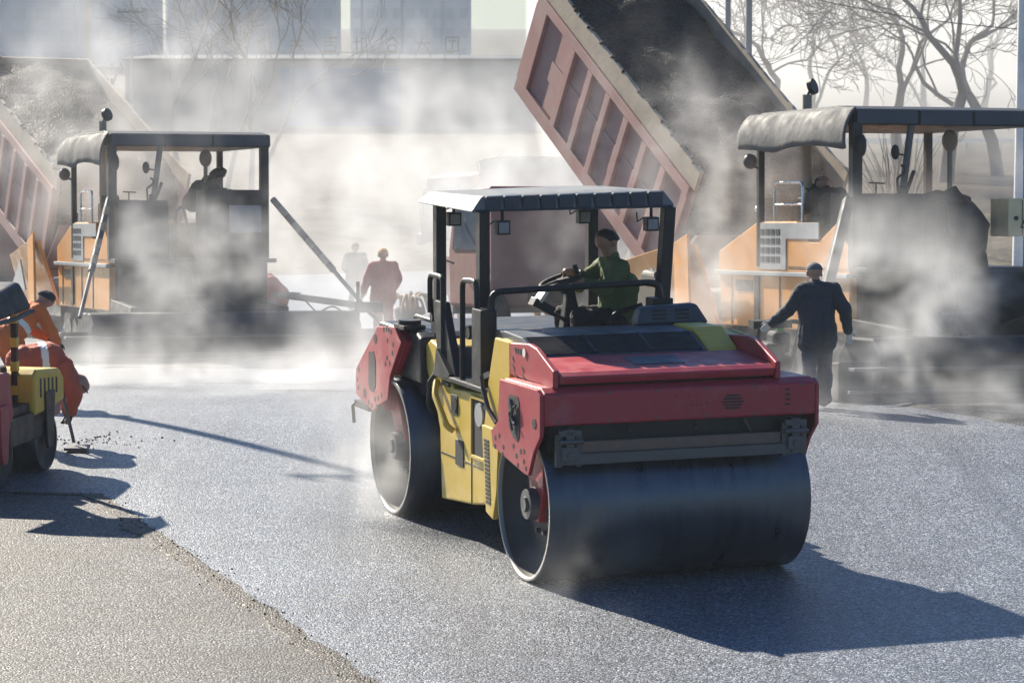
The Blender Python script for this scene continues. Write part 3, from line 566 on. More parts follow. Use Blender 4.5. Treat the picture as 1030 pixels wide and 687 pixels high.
# ---------------------------------------------------------------- pavers
def paver(label, loc_x, loc_y, yaw, tarp):
    P = thing('asphalt_paver', label, 'paver', (loc_x, loc_y, gz(loc_y)+.01), 0, 'asphalt pavers'); P.rotation_euler = slope_rot(loc_y, yaw)
    # tractor with stepped orange flanks
    mb = MB(); mb.prism([(.15,.75),(4.30,.75),(4.34,1.48),(.15,1.48)], .0, 2.7, 0)
    body = mb.build('tractor_body', M['orange'], P, .02)
    mb = MB(); mb.prism([(4.34,1.52),(4.34,1.80),(3.0,2.22),(1.75,2.22),(1.35,1.95),(1.05,1.95),(.5,2.2),(.12,1.85),(.12,1.52)], -.02, .55, 0)
    mb.prism([(4.34,1.52),(4.34,1.80),(3.0,2.22),(1.75,2.22),(1.6,1.52)], .55, 2.72, 0); hood = mb.build('engine_hood', M['orange'], P, .02)
    mb = MB(); mb.prism([(2.95,1.56),(2.95,2.20),(1.02,2.20),(1.02,1.98),(2.05,1.98),(2.05,1.56)], -.035, -.02, 0); gp_ = mb.build('side_grey_panel', M['grey'], hood, .004)
    mb = MB()
    for i in range(4):
        for k in range(4): mb.box(-.042, -.034, 2.24+i*.17, 2.36+i*.17, 1.66+k*.125, 1.74+k*.125)
    mb.build('louvre_opening', M['rubber'], gp_)
    mb = MB(); mb.box(-.07, .02, .1, 4.4, 1.47, 1.53); mb.build('side_ledge', M['grey'], body, .008)
    mb = MB()
    for b in (3.9, 3.1, 2.3, 1.4): mb.box(-.012, .0, b-.015, b+.015, .78, 1.46)
    mb.box(-.014, 0, 3.2, 3.75, 1.25, 1.40); mb.box(-.03,.0,2.95,3.1,.8,1.46); mb.build('flank_seam', M['black'], body)
    for a in (.05, 2.1):
        mb = MB(); mb.prism([(.5,.02),(3.6,.02),(4.1,.3),(4.1,.6),(3.8,.78),(.5,.78),(.2,.6),(.2,.25)], a, a+.5, 0); t = mb.build('crawler_track', M['rubber'], P, .03)
        mb = MB()
        for k in range(7): mb.cyl((a-.02, .6+k*.5, .35), (a+.52, .6+k*.5, .35), .2, n=16)
        mb.build('track_roller', M['black'], t)
    # hopper with folding wings
    for sg, a in ((-1, 0), (1, 2.7)):
        mb = MB(); A = [Vector((a+sg*.35, 4.45, 1.9)), Vector((a+sg*.35, 5.6, 1.85)), Vector((a+sg*.30, 7.4, 1.62)), Vector((a+sg*.02, 7.5, .75)), Vector((a, 4.45, .75))]
        B = [v-Vector((sg*.06, 0, 0)) for v in A]; mb.loft(A, B); mb.prism([(4.5,.7),(4.6,2.05),(5.15,1.9),(5.0,.7)], a+sg*.36 if sg>0 else a-.40, a+sg*.40 if sg>0 else a-.36, 0)
        w = mb.build('hopper_wing', M['orange'], P, .01)
        mb = MB(); mb.prism([(6.9,1.0),(5.5,1.0),(6.0,1.55)], min(a+sg*.34,a+sg*.37), max(a+sg*.34,a+sg*.37), 0); mb.build('wing_mark', M['grey'], w)
    mb = MB(); mb.box(.05,2.65,4.4,7.4,.55,.75); mb.cyl((.2,7.6,.5),(2.5,7.6,.5),.11); mb.box(.3,2.4,4.36,4.44,.75,1.9); mb.build('hopper_floor', M['gsteel'], P, .01)
    # platform, consoles, seats
    mb = MB(); mb.box(-.02,2.72,-.35,2.0,1.55,1.62); mb.box(.1,2.6,-.2,.1,.7,1.55); mb.build('platform', M['black'], P, .01)
    mb = MB(); mb.prism([(-.18,1.60),(-.18,2.50),(-.1,2.58),(.35,2.58),(.42,2.3),(.42,1.60)], .06, .93, 0); c1 = mb.build('control_console', M['darkblue'], P, .02)
    mb = MB(); mb.box(.10,.50,-.195,-.178,1.7,2.35); mb.box(.53,.9,-.195,-.178,1.7,2.35); mb.box(.13,.47,-.2,-.19,2.25,2.28); mb.build('console_door', M['darkblue'], c1, .006)
    mb = MB(); mb.tube([(.62,.0,2.56),(.60,.0,2.78),(.70,.0,2.84),(.72,.0,2.92),(.66,.0,2.95)], .018, round_=.04); mb.tube([(.75,.05,2.56),(.86,.02,2.88)], .028); mb.tube([(.30,.0,2.56),(.30,.0,2.72)], .012); mb.tube([(.2,.0,2.72),(.42,.0,2.71)], .012); mb.cyl((.7,.0,2.58),(.7,.0,2.68),.06); mb.build('control_lever', M['black'], c1)
    mb = MB(); mb.box(.1,.85,-.2,.4,.78,1.56); mb.box(.95,1.5,-.15,.3,.7,1.5); mb.box(1.5,2.6,-.2,.4,.78,1.56); mb.build('rear_panel', M['darkblue'], P, .02)
    mb = MB(); mb.tube([(1.03,-.25,1.1),(1.03,-.25,2.42),(1.15,-.27,2.5),(1.38,-.27,1.3),(1.42,-.25,1.05)], .025, round_=.1); mb.build('grab_rail', M['black'], P)
    mb = MB(); mb.tube([(.05,2.6,2.2),(.05,2.6,2.75),(.05,1.7,2.75),(.05,1.7,2.2)], .02, round_=.08); mb.tube([(.05,2.6,2.45),(.05,1.7,2.45)], .014); mb.tube([(.05,3.0,2.2),(.05,3.0,2.35),(.05,3.15,2.4)], .05); mb.build('side_rail', M['chrome'], P)
    mb = MB(); mb.box(.35,.8,1.45,1.9,2.06,2.18); mb.box(.35,.8,1.35,1.48,2.1,2.6); mb.box(.5,.7,1.6,1.8,1.6,2.06); mb.build('operator_seat', M['rubber'], P, .03)
    mb = MB(); mb.box(.3,.6,2.15,2.4,2.2,2.55); mb.cyl((.45,2.2,2.5),(.45,2.1,2.65),.16,.16,16); mb.build('operator_console', M['darkblue'], P, .02)
    if tarp:
        mb = MB(); mb.ell((1.5,.35,2.0), (.56,.5,.62), 22, jit=.25, seed=4); mb.ell((1.45,.3,1.6), (.6,.52,.7), 22, jit=.2, seed=9); mb.ell((1.45,.3,2.5),(.36,.32,.12),18,jit=.3,seed=2); mb.build('engine_tarpaulin', M['tarp'], P)
        mb = MB(); mb.box(2.14,2.85,-.2,.3,2.02,2.52); cb = mb.build('control_box', M['signy'], P, .015)
        mb = MB(); mb.box(2.34,2.35,-.206,-.2,2.04,2.5); mb.cyl((2.25,-.215,2.26),(2.25,-.2,2.26),.03,n=12); mb.build('box_latch', M['black'], cb)
        mb = MB(); mb.prism([(2.31,2.13),(2.57,2.13),(2.44,2.40)], -.212, -.205, 1, 0); w = mb.build('warning_triangle', M['black'], cb)
        mb = MB(); mb.prism([(2.345,2.15),(2.535,2.15),(2.44,2.355)], -.216, -.212, 1, 0); w2 = mb.build('triangle_field', M['white'], cb)
        mb = MB(); mb.prism([(2.455,2.32),(2.41,2.24),(2.437,2.24),(2.415,2.165),(2.47,2.255),(2.442,2.255),(2.47,2.32)], -.219, -.2165, 1, 0); mb.build('lightning_bolt', M['black'], cb)
    else:
        mb = MB(); mb.prism([(-.18,1.60),(-.18,2.66),(-.08,2.76),(.5,2.76),(.55,1.60)], 1.55, 2.62, 0); c2 = mb.build('control_console', M['darkblue'], P, .02)
        mb = MB(); mb.box(1.95,2.5,-.192,-.178,2.05,2.5); mb.build('console_screen', M['grey'], c2, .006)
        mb = MB(); mb.box(1.58,1.9,-.195,-.178,1.62,2.55); mb.build('console_door', M['darkblue'], c2, .006)
    mb = MB()
    for z in (.35,.7): mb.box(1.05,1.5,-.4,-.3,z+.3,z+.34)
    mb.build('ladder_step', M['gsteel'], P)
    mb = MB()
    for k in range(4): a = .95+k*.14; mb.tube([(a,-.2,1.5),(a+.05,-.32,1.2),(a-.05,-.38,.9),(a+.1,-.6,.75)], .022)
    mb.tube([(1.6,-.22,1.1),(2.0,-.3,.85),(2.5,-.24,1.0)], .02); mb.build('hose', M['rubber'], P)
    # canopy
    mb = MB(); mb.prism([(0,3.47),(.02,3.68),(.5,3.735),(2.9,3.72),(3.3,3.66),(3.32,3.47)], -.02, 2.72, 0); rf = mb.build('canopy_roof', M['darkblue'], P, .03)
    mb = MB(); mb.box(.02,.9,-.012,.0,3.49,3.66); mb.box(.94,1.7,-.014,.0,3.48,3.67); mb.box(1.74,2.68,-.012,.0,3.49,3.66); mb.build('roof_fascia', M['bluegrey'], rf, .004)
    mb = MB(); vs = []; n = 40
    for i in range(n+1):
        b = -.08+3.3*i/n; sc_ = abs(math.sin(b*1.45)); m_ = 8
        for k in range(m_):
            t = k/(m_-1); vs.append((-.04-.16*math.sin(t*1.9)-.05*sc_*t+.012*math.sin(b*9+t*3)*t, b+.03*math.sin(t*3+b*4)*t, 3.70-.05*t-.50*t**1.3+.07*sc_*t))
    fs = [(i*m_+k, i*m_+k+1, (i+1)*m_+k+1, (i+1)*m_+k) for i in range(n) for k in range(m_-1)]
    mb.add(vs, fs, 0, True); dr = mb.build('canvas_flap', M['canvas'], rf); so_ = dr.modifiers.new('s', 'SOLIDIFY'); so_.thickness = .02
    for a, b, w in ((.03,.06,.07),(2.62,.08,.07),(.0,2.95,.045),(2.6,2.95,.05)):
        mb = MB(); mb.box(a-w, a+w, b-w, b+w, 1.6, 3.5); mb.build('canopy_post', M['black'], P, .01)
    mb = MB(); mb.tube([(.72,.1,2.5),(.86,.1,3.5)], .05); mb.build('canopy_brace', M['gsteel'], P)
    mb = MB(); mb.cyl((.35,2.2,2.0),(.35,2.2,3.95),.065,n=14); ex = mb.build('exhaust_stack', M['board'], P)
    mb = MB(); mb.cyl((.40,2.2,4.05),(.44,2.15,4.07),.11,n=18); mb.tube([(.35,2.2,3.93),(.41,2.2,4.05)], .02); mb.build('rain_cap', M['black'], ex)
    mb = MB(); mb.ell((.60,.05,3.12), (.06,.05,.10), 14); mb.tube([(.60,.05,3.1),(.80,.1,3.08)], .012); mb.ell((.06,-.06,3.2),(.07,.05,.15),10); mb.build('rear_mirror', M['black'], P)
    mb = MB(); mb.ell((-.16,2.95,3.05),(.10,.09,.11),14); mb.tube([(-.16,2.95,3.0),(.0,2.95,2.95)], .018); mb.build('side_lamp', M['black'], P)
    mb = MB(); mb.cyl((1.80,.8,2.6),(1.80,.8,3.3),.035); mb.ell((1.80,.8,3.3),(.11,.10,.15),14); mb.build('warning_beacon', M['board'], P)
    # screed with its tie rods and sensor arm
    mb = MB(); mb.prism([(-2.45,.03),(-1.25,.03),(-1.25,.55),(-1.5,.78),(-2.2,.78),(-2.45,.60)], -.85, 3.55, 0); sc = mb.build('screed', M['darkblue'], P, .03)
    mb = MB(); mb.prism([(-2.2,.03),(-1.5,.03),(-1.5,.45),(-2.2,.5)], 3.55, 4.15, 0); mb.prism([(-2.2,.03),(-1.5,.03),(-1.5,.45),(-2.2,.5)], -1.3, -.85, 0); mb.build('screed_extension', M['black'], sc, .02)
    mb = MB(); mb.box(-1.3,4.1,-2.62,-2.46,.40,.44); mb.box(-1.3,4.1,-2.5,-2.44,.12,.16); mb.build('screed_walkway', M['gsteel'], sc, .006)
    for a0, a1 in ((-.04, -.95), (2.74, 3.85)):
        mb = MB(); p = Vector((a0, -.05, 2.6)); q = Vector((a1, -2.0, .72))
        if tarp and a0 < 0: p = Vector((-.12, -.05, 2.5)); q = Vector((-1.15, -1.2, .75))
        m_ = p.lerp(q, .62)
        mb.cyl(p, m_, .085 if tarp else .055, n=4 if tarp else 12); mb.cyl(m_, q, .05 if tarp else .035); r = mb.build('tie_rod', M['darkblue' if tarp else 'bluegrey'], P)
        if tarp: continue
        mb = MB()
        for k in range(4): mb.cyl(p.lerp(q, .08+k*.14), p.lerp(q, .15+k*.14), .057)
        mb.build('rod_band', M['board'], r)
    for a in (.1, 2.6):
        mb = MB(); mb.prism([(2.6,.85),(2.6,1.1),(-1.4,.85),(-1.4,.5)], a-.09, a+.03, 0); mb.build('tow_arm', M['black'], P, .01)
    mb = MB(); mb.tube([(2.7,-.6,1.02),(3.95,-1.9,.83)], .075, n=4); mb.box(2.6,3.0,-.8,-.4,.98,1.06); ar = mb.build('sensor_arm', M['board'], P)
    mb = MB(); mb.cyl((3.7,-1.75,.35),(3.7,-1.75,1.25),.03); mb.box(3.66,4.06,-1.95,-1.7,.75,.92); mb.tube([(3.85,-1.9,.75),(4.1,-2.0,.5)], .03); mb.build('sensor_mast', M['black'], ar)
    mb = MB(); mb.tube([(3.0,-.9,.98),(3.2,-1.1,.72),(3.4,-1.3,.86),(3.6,-1.5,.7),(3.75,-1.75,.86)], .014, round_=.1); mb.build('sensor_cable', M['rubber'], ar)
    return P
PR = paver('orange asphalt paver with a draped canvas flap and tarpaulin beside the man in dark clothes', 4.46, 39.5, TH, True)
PL = paver('orange asphalt paver under the dark roof, in steam behind the bent orange workers', -6.59, 50, TH, False)
def on(P, a, b, z): bpy.context.view_layer.update(); return P.matrix_world @ Vector((a, b, z))
SIT = dict(pel=(0,0,.80), chest=(0,.14,1.02), neck=(0,.34,1.17), head=(0,.47,1.28), shL=(-.19,.30,1.16), shR=(.19,.30,1.16), elL=(-.26,.42,.94), elR=(.26,.42,.94), wrL=(-.18,.64,.98), wrR=(.18,.64,.98),
           hiL=(-.1,.0,.78), hiR=(.1,.0,.78), knL=(-.14,.44,.80), knR=(.14,.44,.80), anL=(-.14,.46,.42), anR=(.14,.46,.42), toL=(-.15,.62,.36), toR=(.15,.62,.36))
p = on(PR, .58, 1.72, 1.42); person('operator in dark work clothes leaning over the controls under the canvas flap', p, TH, SIT, top='blackcloth', leg='blackcloth', hand='glove', bulk=.035, vox=.013, hem=0, face=(0,.9,-.3), palm=(0,0,-1), headgear='cap', gear_mat='blackcloth')
p = on(PL, 1.62, 1.0, 1.75); person('hooded operator in dark clothes leaning over a console on the hazy paver', p, TH-PI/2, {**SIT, 'anL':(-.14,.4,.02),'anR':(.14,.4,.02),'toL':(-.15,.56,-.05),'toR':(.15,.56,-.05)}, top='blackcloth', leg='blackcloth', hand='glove', bulk=.035, vox=.014, hem=0, face=(0,.9,-.35), palm=(0,0,-1), headgear='hood', gear_mat='blackcloth')
# ---------------------------------------------------------------- dump trucks
def truck(label, x, y, yaw, tilt, boards=True, load_label=None):
    T = thing('dump_truck', label, 'truck', (x, y, gz(y)+.01), 0, 'dump trucks on the site'); T.rotation_euler = slope_rot(y, yaw)
    Lb, Wd, H = 6.0, 2.6, 1.72
    mb = MB(); mb.box(0,.09,0,Lb,0,H); mb.box(Wd-.09,Wd,0,Lb,0,H); mb.box(0.09,Wd-.09,Lb-.1,Lb,0,H); mb.box(.09,Wd-.09,0,Lb-.1,-.1,.06)
    bed = mb.build('truck_bed', M['truckred'], T, .012); bed.location = (0, .3, 1.28); bed.rotation_euler = (R(tilt), 0, 0)
    mb = MB()
    for sg, a in ((-1, 0), (1, Wd)):
        lo, hi = (a-.07, a) if sg < 0 else (a, a+.07)
        mb.box(lo, hi, 0, Lb, H-.16, H+.02); mb.box(lo, hi, 0, Lb, -.1, .14); mb.box(lo, hi, Lb-.42, Lb+.02, .14, H-.16); mb.box(lo, hi, -.02, .16, .14, H-.16)
        for k in range(6): b = .75+k*.72; mb.box(lo-.01 if sg < 0 else lo, hi if sg < 0 else hi+.01, b, b+.17, .14, H-.16)
    mb.build('bed_rib', M['truckred'], bed, .012)
    mb = MB()
    for sg, a in ((-1, 0), (1, Wd)):
        lo, hi = (a-.025, a) if sg < 0 else (a, a+.025)
        for k in range(6):
            b = .92+k*.72
            if b+.55 < Lb: mb.box(lo, hi, b, b+.55, .5+.12*(k % 2), .98)
    mb.build('side_panel', M['truckred'], bed, .01)
    if boards:
        mb = MB(); n = 40
        for a in (-.03, Wd-.03):
            vs = []
            for i in range(n+1):
                b = -.1+(Lb+.1)*i/n; h = H+.36+.02*noise.noise(Vector((b*3, a, 1)))+.015*noise.noise(Vector((b*13, a, 3)))
                vs += [(a, b, H+.02), (a+.06, b, H+.02), (a+.06, b, h), (a, b, h)]
            mb.add(vs, [(i*4+k, i*4+(k+1) % 4, (i+1)*4+(k+1) % 4, (i+1)*4+k) for i in range(n) for k in range(4)]+[(0,1,2,3), (n*4,n*4+1,n*4+2,n*4+3)])
        mb.box(-.03,Wd+.03,Lb-.08,Lb-.02,H,H+.36); bd = mb.build('side_board', M['board'], bed)
        mb = MB(); rd = random.Random(5)
        for k in range(46): b = rd.uniform(.1, Lb); mb.ell((rd.uniform(-.03,.03), b, H+.36), (.03,.05,.03), 6, jit=.5, seed=k)
        mb.build('asphalt_crumb', M['loose'], bd)
    mb = MB(); mb.loft([Vector((-.02,-.05,.1)),Vector((Wd+.02,-.05,.1)),Vector((Wd+.02,.02,.1)),Vector((-.02,.02,.1))],[Vector((-.02,-.55,1.2)),Vector((Wd+.02,-.55,1.2)),Vector((Wd+.02,-.48,1.2)),Vector((-.02,-.48,1.2))]); mb.build('tailgate', M['truckred'], bed, .01)
    mb = MB()
    for i in range(7): mb.tube([(.25,Lb+.02,.2+i*.26),(.7,Lb+.02,.2+i*.26)], .016)
    for a in (.25,.7): mb.tube([(a,Lb+.02,0),(a,Lb+.06,1.5),(a,Lb+.16,2.0),(a,Lb-.1,2.1)], .02)
    mb.build('bed_ladder', M['gsteel'], bed)
    mb = MB(); mb.box(.75,.95,-.2,8.1,.85,1.12); mb.box(1.55,1.75,-.2,8.1,.85,1.12)
    for b in (0,2,4,6.5): mb.box(.75,1.75,b,b+.15,.87,1.1)
    mb.cyl((1.25,3.6,1.0),(1.25,3.6+.2,1.3),.12); mb.build('chassis_frame', M['black'], T, .01)
    for b in (1.0, 2.35, 6.6):
        for a, s_ in ((-.02, 1), (2.52, -1)):
            mb = MB(); w = .55 if b < 3 else .3
            mb.lathe([(0,.3),(.02,.46),(.06,.52),(w-.06,.52),(w-.02,.46),(w,.3)], (a, b, .53), (s_, 0, 0), 32); wh = mb.build('wheel', M['rubber'], T)
            mb = MB(); mb.lathe([(.0,.30),(.06,.27),(.08,.12),(.03,.10),(.03,.01)], (a, b, .53), (s_, 0, 0), 24); mb.build('rim', M['gsteel'], wh)
    mb = MB(); mb.prism([(6.0,.75),(7.75,.75),(7.8,1.7),(7.55,2.75),(6.1,2.85),(6.0,2.6)], .02, 2.48, 0); cb = mb.build('cab', M['truckred'], T, .05, 3)
    mb = MB(); mb.loft([Vector((.15,7.79,1.8)),Vector((2.35,7.79,1.8)),Vector((2.25,7.6,2.62)),Vector((.25,7.6,2.62))],[Vector((.15,7.815,1.8)),Vector((2.35,7.815,1.8)),Vector((2.25,7.625,2.62)),Vector((.25,7.625,2.62))]); mb.build('windscreen', M['glass'], cb)
    for a in (.005, 2.475):
        mb = MB(); mb.prism([(6.5,1.75),(7.6,1.75),(7.45,2.55),(6.5,2.6)], a, a+.02, 0); mb.build('side_window', M['glass'], cb)
    mb = MB(); mb.box(.1,2.4,7.76,7.92,.6,.95); mb.box(.7,1.8,7.79,7.83,1.05,1.55); mb.build('front_bumper', M['grey'], cb, .02)
    mb = MB(); mb.tube([(-.05,7.4,1.5),(-.25,7.6,1.6),(-.25,7.6,2.4),(-.05,7.5,2.5)], .02); mb.box(-.33,-.17,7.58,7.63,1.8,2.25); mb.build('wing_mirror', M['black'], cb)
    cb.location = (.05, .5, 0)
    if load_label:
        n1, n2 = 30, 44; vs = []
        for i in range(n1+1):
            for k in range(n2+1):
                a = .1+(Wd-.2)*i/n1; b = .05+(Lb-.2)*k/n2; e = math.sin(PI*i/n1)
                z = H+.18+.12*e+.10*noise.noise(Vector((a*1.6, b*1.6, yaw)))+.05*noise.noise(Vector((a*5, b*5, 2)))-.5*max(0, (.6-b))
                vs.append((a, b, z))
        w = n2+1; mb = MB(); mb.add(vs, [(i*w+k, i*w+k+1, (i+1)*w+k+1, (i+1)*w+k) for i in range(n1) for k in range(n2)], 0, True)
        bot = [(a, b, .08) for a, b in ((.1,.05),(.1,Lb-.15),(Wd-.1,Lb-.15),(Wd-.1,.05))]
        ring = [0*w+k for k in range(n2+1)]+[i*w+n2 for i in range(1, n1+1)]+[n1*w+k for k in range(n2-1, -1, -1)]+[i*w for i in range(n1-1, 0, -1)]
        base = len(vs); lows = [(vs[i][0], vs[i][1], .08) for i in ring]
        m_ = len(ring); mb.v += lows; mb.f += [(ring[i], ring[(i+1) % m_], base+(i+1) % m_, base+i) for i in range(m_)]+[tuple(range(base, base+m_))]; mb.mi += [0]*(m_+1); mb.sm += [False]*(m_+1)
        bpy.context.view_layer.update(); ld = mb.build('asphalt_load', M['loose']); ld.matrix_world = bed.matrix_world.copy(); tag(ld, load_label, 'load', 'asphalt loads in the trucks')
    return T
truck('pink red dump truck tipping its high ribbed bed behind the roller canopy', 2.45, 46.5, R(26), 33, True, 'black asphalt load in the high tipped bed behind the roller')
truck('faded dump truck with raised bed at the far left edge behind the bent workers', -8.75, 57.5, R(28), 24, True, 'brownish hazy asphalt load in the truck bed at the left edge')
truck('pale hazy dump truck standing side on in the steam beyond the roller canopy', 5.2, 96, R(80), 0, True)
# ---------------------------------------------------------------- small roller at the left edge
ML = thing('mini_roller', 'small yellow and dark red roller cut off by the left edge beside the bent workers', 'road roller', (-4.87, 28.9, .012), R(-12)); ML.scale = (.84, .84, .84)
def mdrum(b, nme):
    mb = MB(); mb.lathe([(-1.15,.33),(-1.15,.355),(-1.14,.36),(-.02,.36),(-.01,.355),(-.01,.33)], (0, b, .36), (1,0,0), 64); d = mb.build(nme, M['drum'], ML)
    mb = MB(); mb.lathe([(-.012,.34),(-.10,.32),(-.10,.18),(-.05,.14),(-.05,.01)], (0, b, .36), (1,0,0), 40); mb.build('drum_end_plate', M['cap'], d)
    mb = MB(); mb.prism([(b-.14,.95),(b+.18,.95),(b+.1,.36),(b+.06,.28),(b-.06,.28),(b-.1,.36)], .0, .045, 0); mb.build('drum_fork', M['red'] if b < 1 else M['black'], d, .01)
mdrum(.0, 'front_drum'); mdrum(1.45, 'rear_drum')
mb = MB(); mb.prism([(-.35,.62),(-.38,1.15),(-.1,1.32),(.3,1.30),(.4,.8),(.3,.62)], -1.15, .0, 0); fh = mb.build('front_hood', M['red'], ML, .03, 3)
mb = MB(); mb.cyl((-.14,-.42,.72),(-.14,-.36,.72),.055,n=20); mb.cyl((-1.0,-.42,.72),(-1.0,-.36,.72),.055,n=20); mb.build('headlight', M['lamp'], fh)
mb = MB(); mb.box(-1.12,-.02,-.40,-.33,.55,.80); mb.build('front_bumper', M['black'], fh, .02)
mb = MB(); mb.prism([(1.02,.70),(1.0,1.17),(1.12,1.24),(1.85,1.18),(2.0,1.05),(2.0,.78),(1.5,.72)], -1.08, .02, 0); rh = mb.build('rear_hood', M['yellow'], ML, .04, 3)
mb = MB()
for k in range(5): mb.prism([(1.18+k*.13,.90),(1.23+k*.13,.90),(1.23+k*.13,1.12-.01*k),(1.18+k*.13,1.13-.01*k)], .018, .024, 0)
mb.build('hood_louvre', M['rubber'], rh)
mb = MB(); mb.prism([(1.0,.72),(1.98,.80),(1.9,.62),(1.1,.55)], -1.05, .0, 0); mb.build('hood_skirt', M['truckred'], rh, .02)
mb = MB(); mb.box(-1.0,.0,.25,1.6,.42,.75); mb.box(-.95,-.05,.35,1.1,.75,.86); mb.build('chassis', M['black'], ML, .02)
for b in (.42, 1.02):
    mb = MB(); mb.box(-.26,-.19,b-.04,b+.04,.8,2.05); p_ = mb.build('canopy_post', M['black'], ML, .01)
    mb = MB()
    for k in range(4): mb.box(-.265,-.185,b-.045,b+.045,.95+k*.28,1.06+k*.28)
    mb.build('post_stripe', M['yellow'], p_)
mb = MB(); mb.loft([Vector((-1.1,-.25,1.92)),Vector((.06,-.25,1.92)),Vector((.06,.9,1.98)),Vector((-1.1,.9,1.98))],[Vector((-1.0,-.05,2.2)),Vector((-.06,-.05,2.2)),Vector((-.06,.8,2.3)),Vector((-1.0,.8,2.3))]); mb.build('canopy', M['darkblue'], ML, .05, 3)
mb = MB(); mb.tube([(.03,-.28,1.90),(.05,.4,1.91),(.05,.9,1.95)], .03); mb.tube([(.0,-.1,1.5),(-.3,-.1,1.62),(-.7,-.1,1.6)], .02); mb.build('canopy_rail', M['black'], ML)
mb = MB(); mb.box(-.8,-.3,.75,1.0,.86,1.3); mb.box(-.8,-.3,.4,.9,.86,1.0); mb.build('driver_seat', M['rubber'], ML, .04)
# ---------------------------------------------------------------- workers
def at(px, D, dz=0): p = gp(px, D); p.z += dz+.012; return p
person('man in dark blue work clothes and grey cap walking away behind the red hood', at(824, 35.8), R(8),
  dict(elL=(-.34,.04,1.17), wrL=(-.50,.24,1.0), elR=(.32,-.04,1.15), wrR=(.38,.06,.91), chest=(-.02,.03,1.24), neck=(-.02,.06,1.44), hiL=(-.09,0,.92), knL=(-.10,-.02,.5), knR=(.10,.06,.5), anR=(.10,.06,.09), anL=(-.09,-.10,.10), toL=(-.1,.07,.035), toR=(.12,.23,.035), head=(-.02,.11,1.59)),
  top='navy', leg='trouser', hand='glove', bulk=.045, vox=.009, headgear='cap', gear_mat='capg', face=(-.2,1,-.1), palm=(0,-1,0), legbulk=.03, curl=(.3,.3))
BEND = dict(pel=(0,0,.86), chest=(0,.22,1.05), neck=(0,.40,1.16), head=(.02,.52,1.25), shL=(-.19,.34,1.16), shR=(.19,.34,1.16), elL=(-.24,.46,.90), elR=(.24,.46,.90), wrL=(-.10,.62,.78), wrR=(.12,.62,.74), hiL=(-.1,-.02,.84), hiR=(.1,-.02,.84), knL=(-.12,.12,.46), knR=(.12,.16,.46), anL=(-.13,-.02,.09), anR=(.13,-.02,.09), toL=(-.15,.15,.035), toR=(.15,.15,.035))
person('worker in orange jacket with silver stripe, bareheaded, behind the small yellow roller', at(4, 36.0), R(-50), BEND, top='hivis', leg='rust', hand='blackcloth', bulk=.035, vox=.011, hem=.1, face=(0,.8,-.5), palm=(0,0,-1), curl=(.9,.9),
  stripes=[((0,.14,.98), (0,.75,.66), .035, 'hivis')])
person('stooping worker in rust red clothes with striped back beside the small yellow roller', at(22, 31.8), R(-75),
  dict(pel=(0,-.02,.88), chest=(0,.24,.92), neck=(0,.44,.80), head=(.0,.56,.66), shL=(-.19,.40,.84), shR=(.19,.40,.84), elL=(-.22,.46,.56), elR=(.24,.48,.56), wrL=(-.10,.44,.34), wrR=(.14,.46,.36), hiL=(-.1,-.04,.86), hiR=(.1,-.04,.86), knL=(-.13,.02,.46), knR=(.13,.04,.46), anL=(-.15,-.08,.09), anR=(.15,-.08,.09), toL=(-.17,.10,.035), toR=(.17,.10,.035)),
  top='rust', leg='rust', hand='blackcloth', bulk=.05, vox=.011, hem=.1, face=(0,.5,-.85), palm=(0,-1,0), curl=(.9,.9), stripes=[((0,.20,.9), (0,.97,.1), .035, 'rust'), ((.13,.04,.5), (1,0,0), .0, 'rust')], legbulk=.03)
mb = MB(); b_ = at(62, 31.6); mb.cyl(b_+Vector((-.08,.1,.75)), b_+Vector((.1,-.1,.08)), .018); mb.box(b_.x+.02,b_.x+.26,b_.y-.3,b_.y-.02,b_.z+.02,b_.z+.05); tag(mb.build('shovel', M['gsteel'], None, .004), 'shovel held close to the ground by the stooping rust red worker', 'shovel')
person('hazy worker in red clothes seen from behind near the rear of the roller', at(385, 57), R(6),
  dict(elL=(-.30,.02,1.14), wrL=(-.36,.14,.92), elR=(.28,.05,1.15), wrR=(.24,.22,1.0)), top='redcloth', leg='redcloth', hand='glove', bulk=.055, vox=.014, headgear='cap', gear_mat='tan', legbulk=.03)
person('grey blurred man standing in bright steam, farthest of the walkers', at(357, 76), R(10), dict(elL=(-.27,.05,1.15), wrL=(-.18,.18,1.0), elR=(.27,.05,1.15), wrR=(.18,.18,1.0)), top='navy', leg='blackcloth', hand='glove', bulk=.06, vox=.016, headgear='cap', gear_mat='blackcloth')
person('pale pink worker bending over beside the diagonal strut in thick steam', at(279, 57), R(60), BEND, top='redcloth', leg='redcloth', bulk=.055, vox=.016, headgear='cap', gear_mat='redcloth', face=(0,.8,-.5), legbulk=.03)
person('worker in tan orange clothes seen through the cab behind the steering wheel', at(549, 60), R(25), {**BEND, 'pel':(0,0,.92),'chest':(0,.08,1.2),'neck':(0,.18,1.36),'head':(.03,.24,1.52),'shL':(-.19,.14,1.34),'shR':(.19,.14,1.34)}, top='tan', leg='tan', bulk=.045, vox=.016, headgear='cap', gear_mat='tan', palm=(0,0,-1))
person('faint pink worker almost lost in the steam by the canopy post', at(458, 66), R(-20), dict(elL=(-.30,.05,1.15), wrL=(-.3,.2,.95)), top='redcloth', leg='redcloth', bulk=.06, vox=.018, headgear='cap', gear_mat='redcloth')
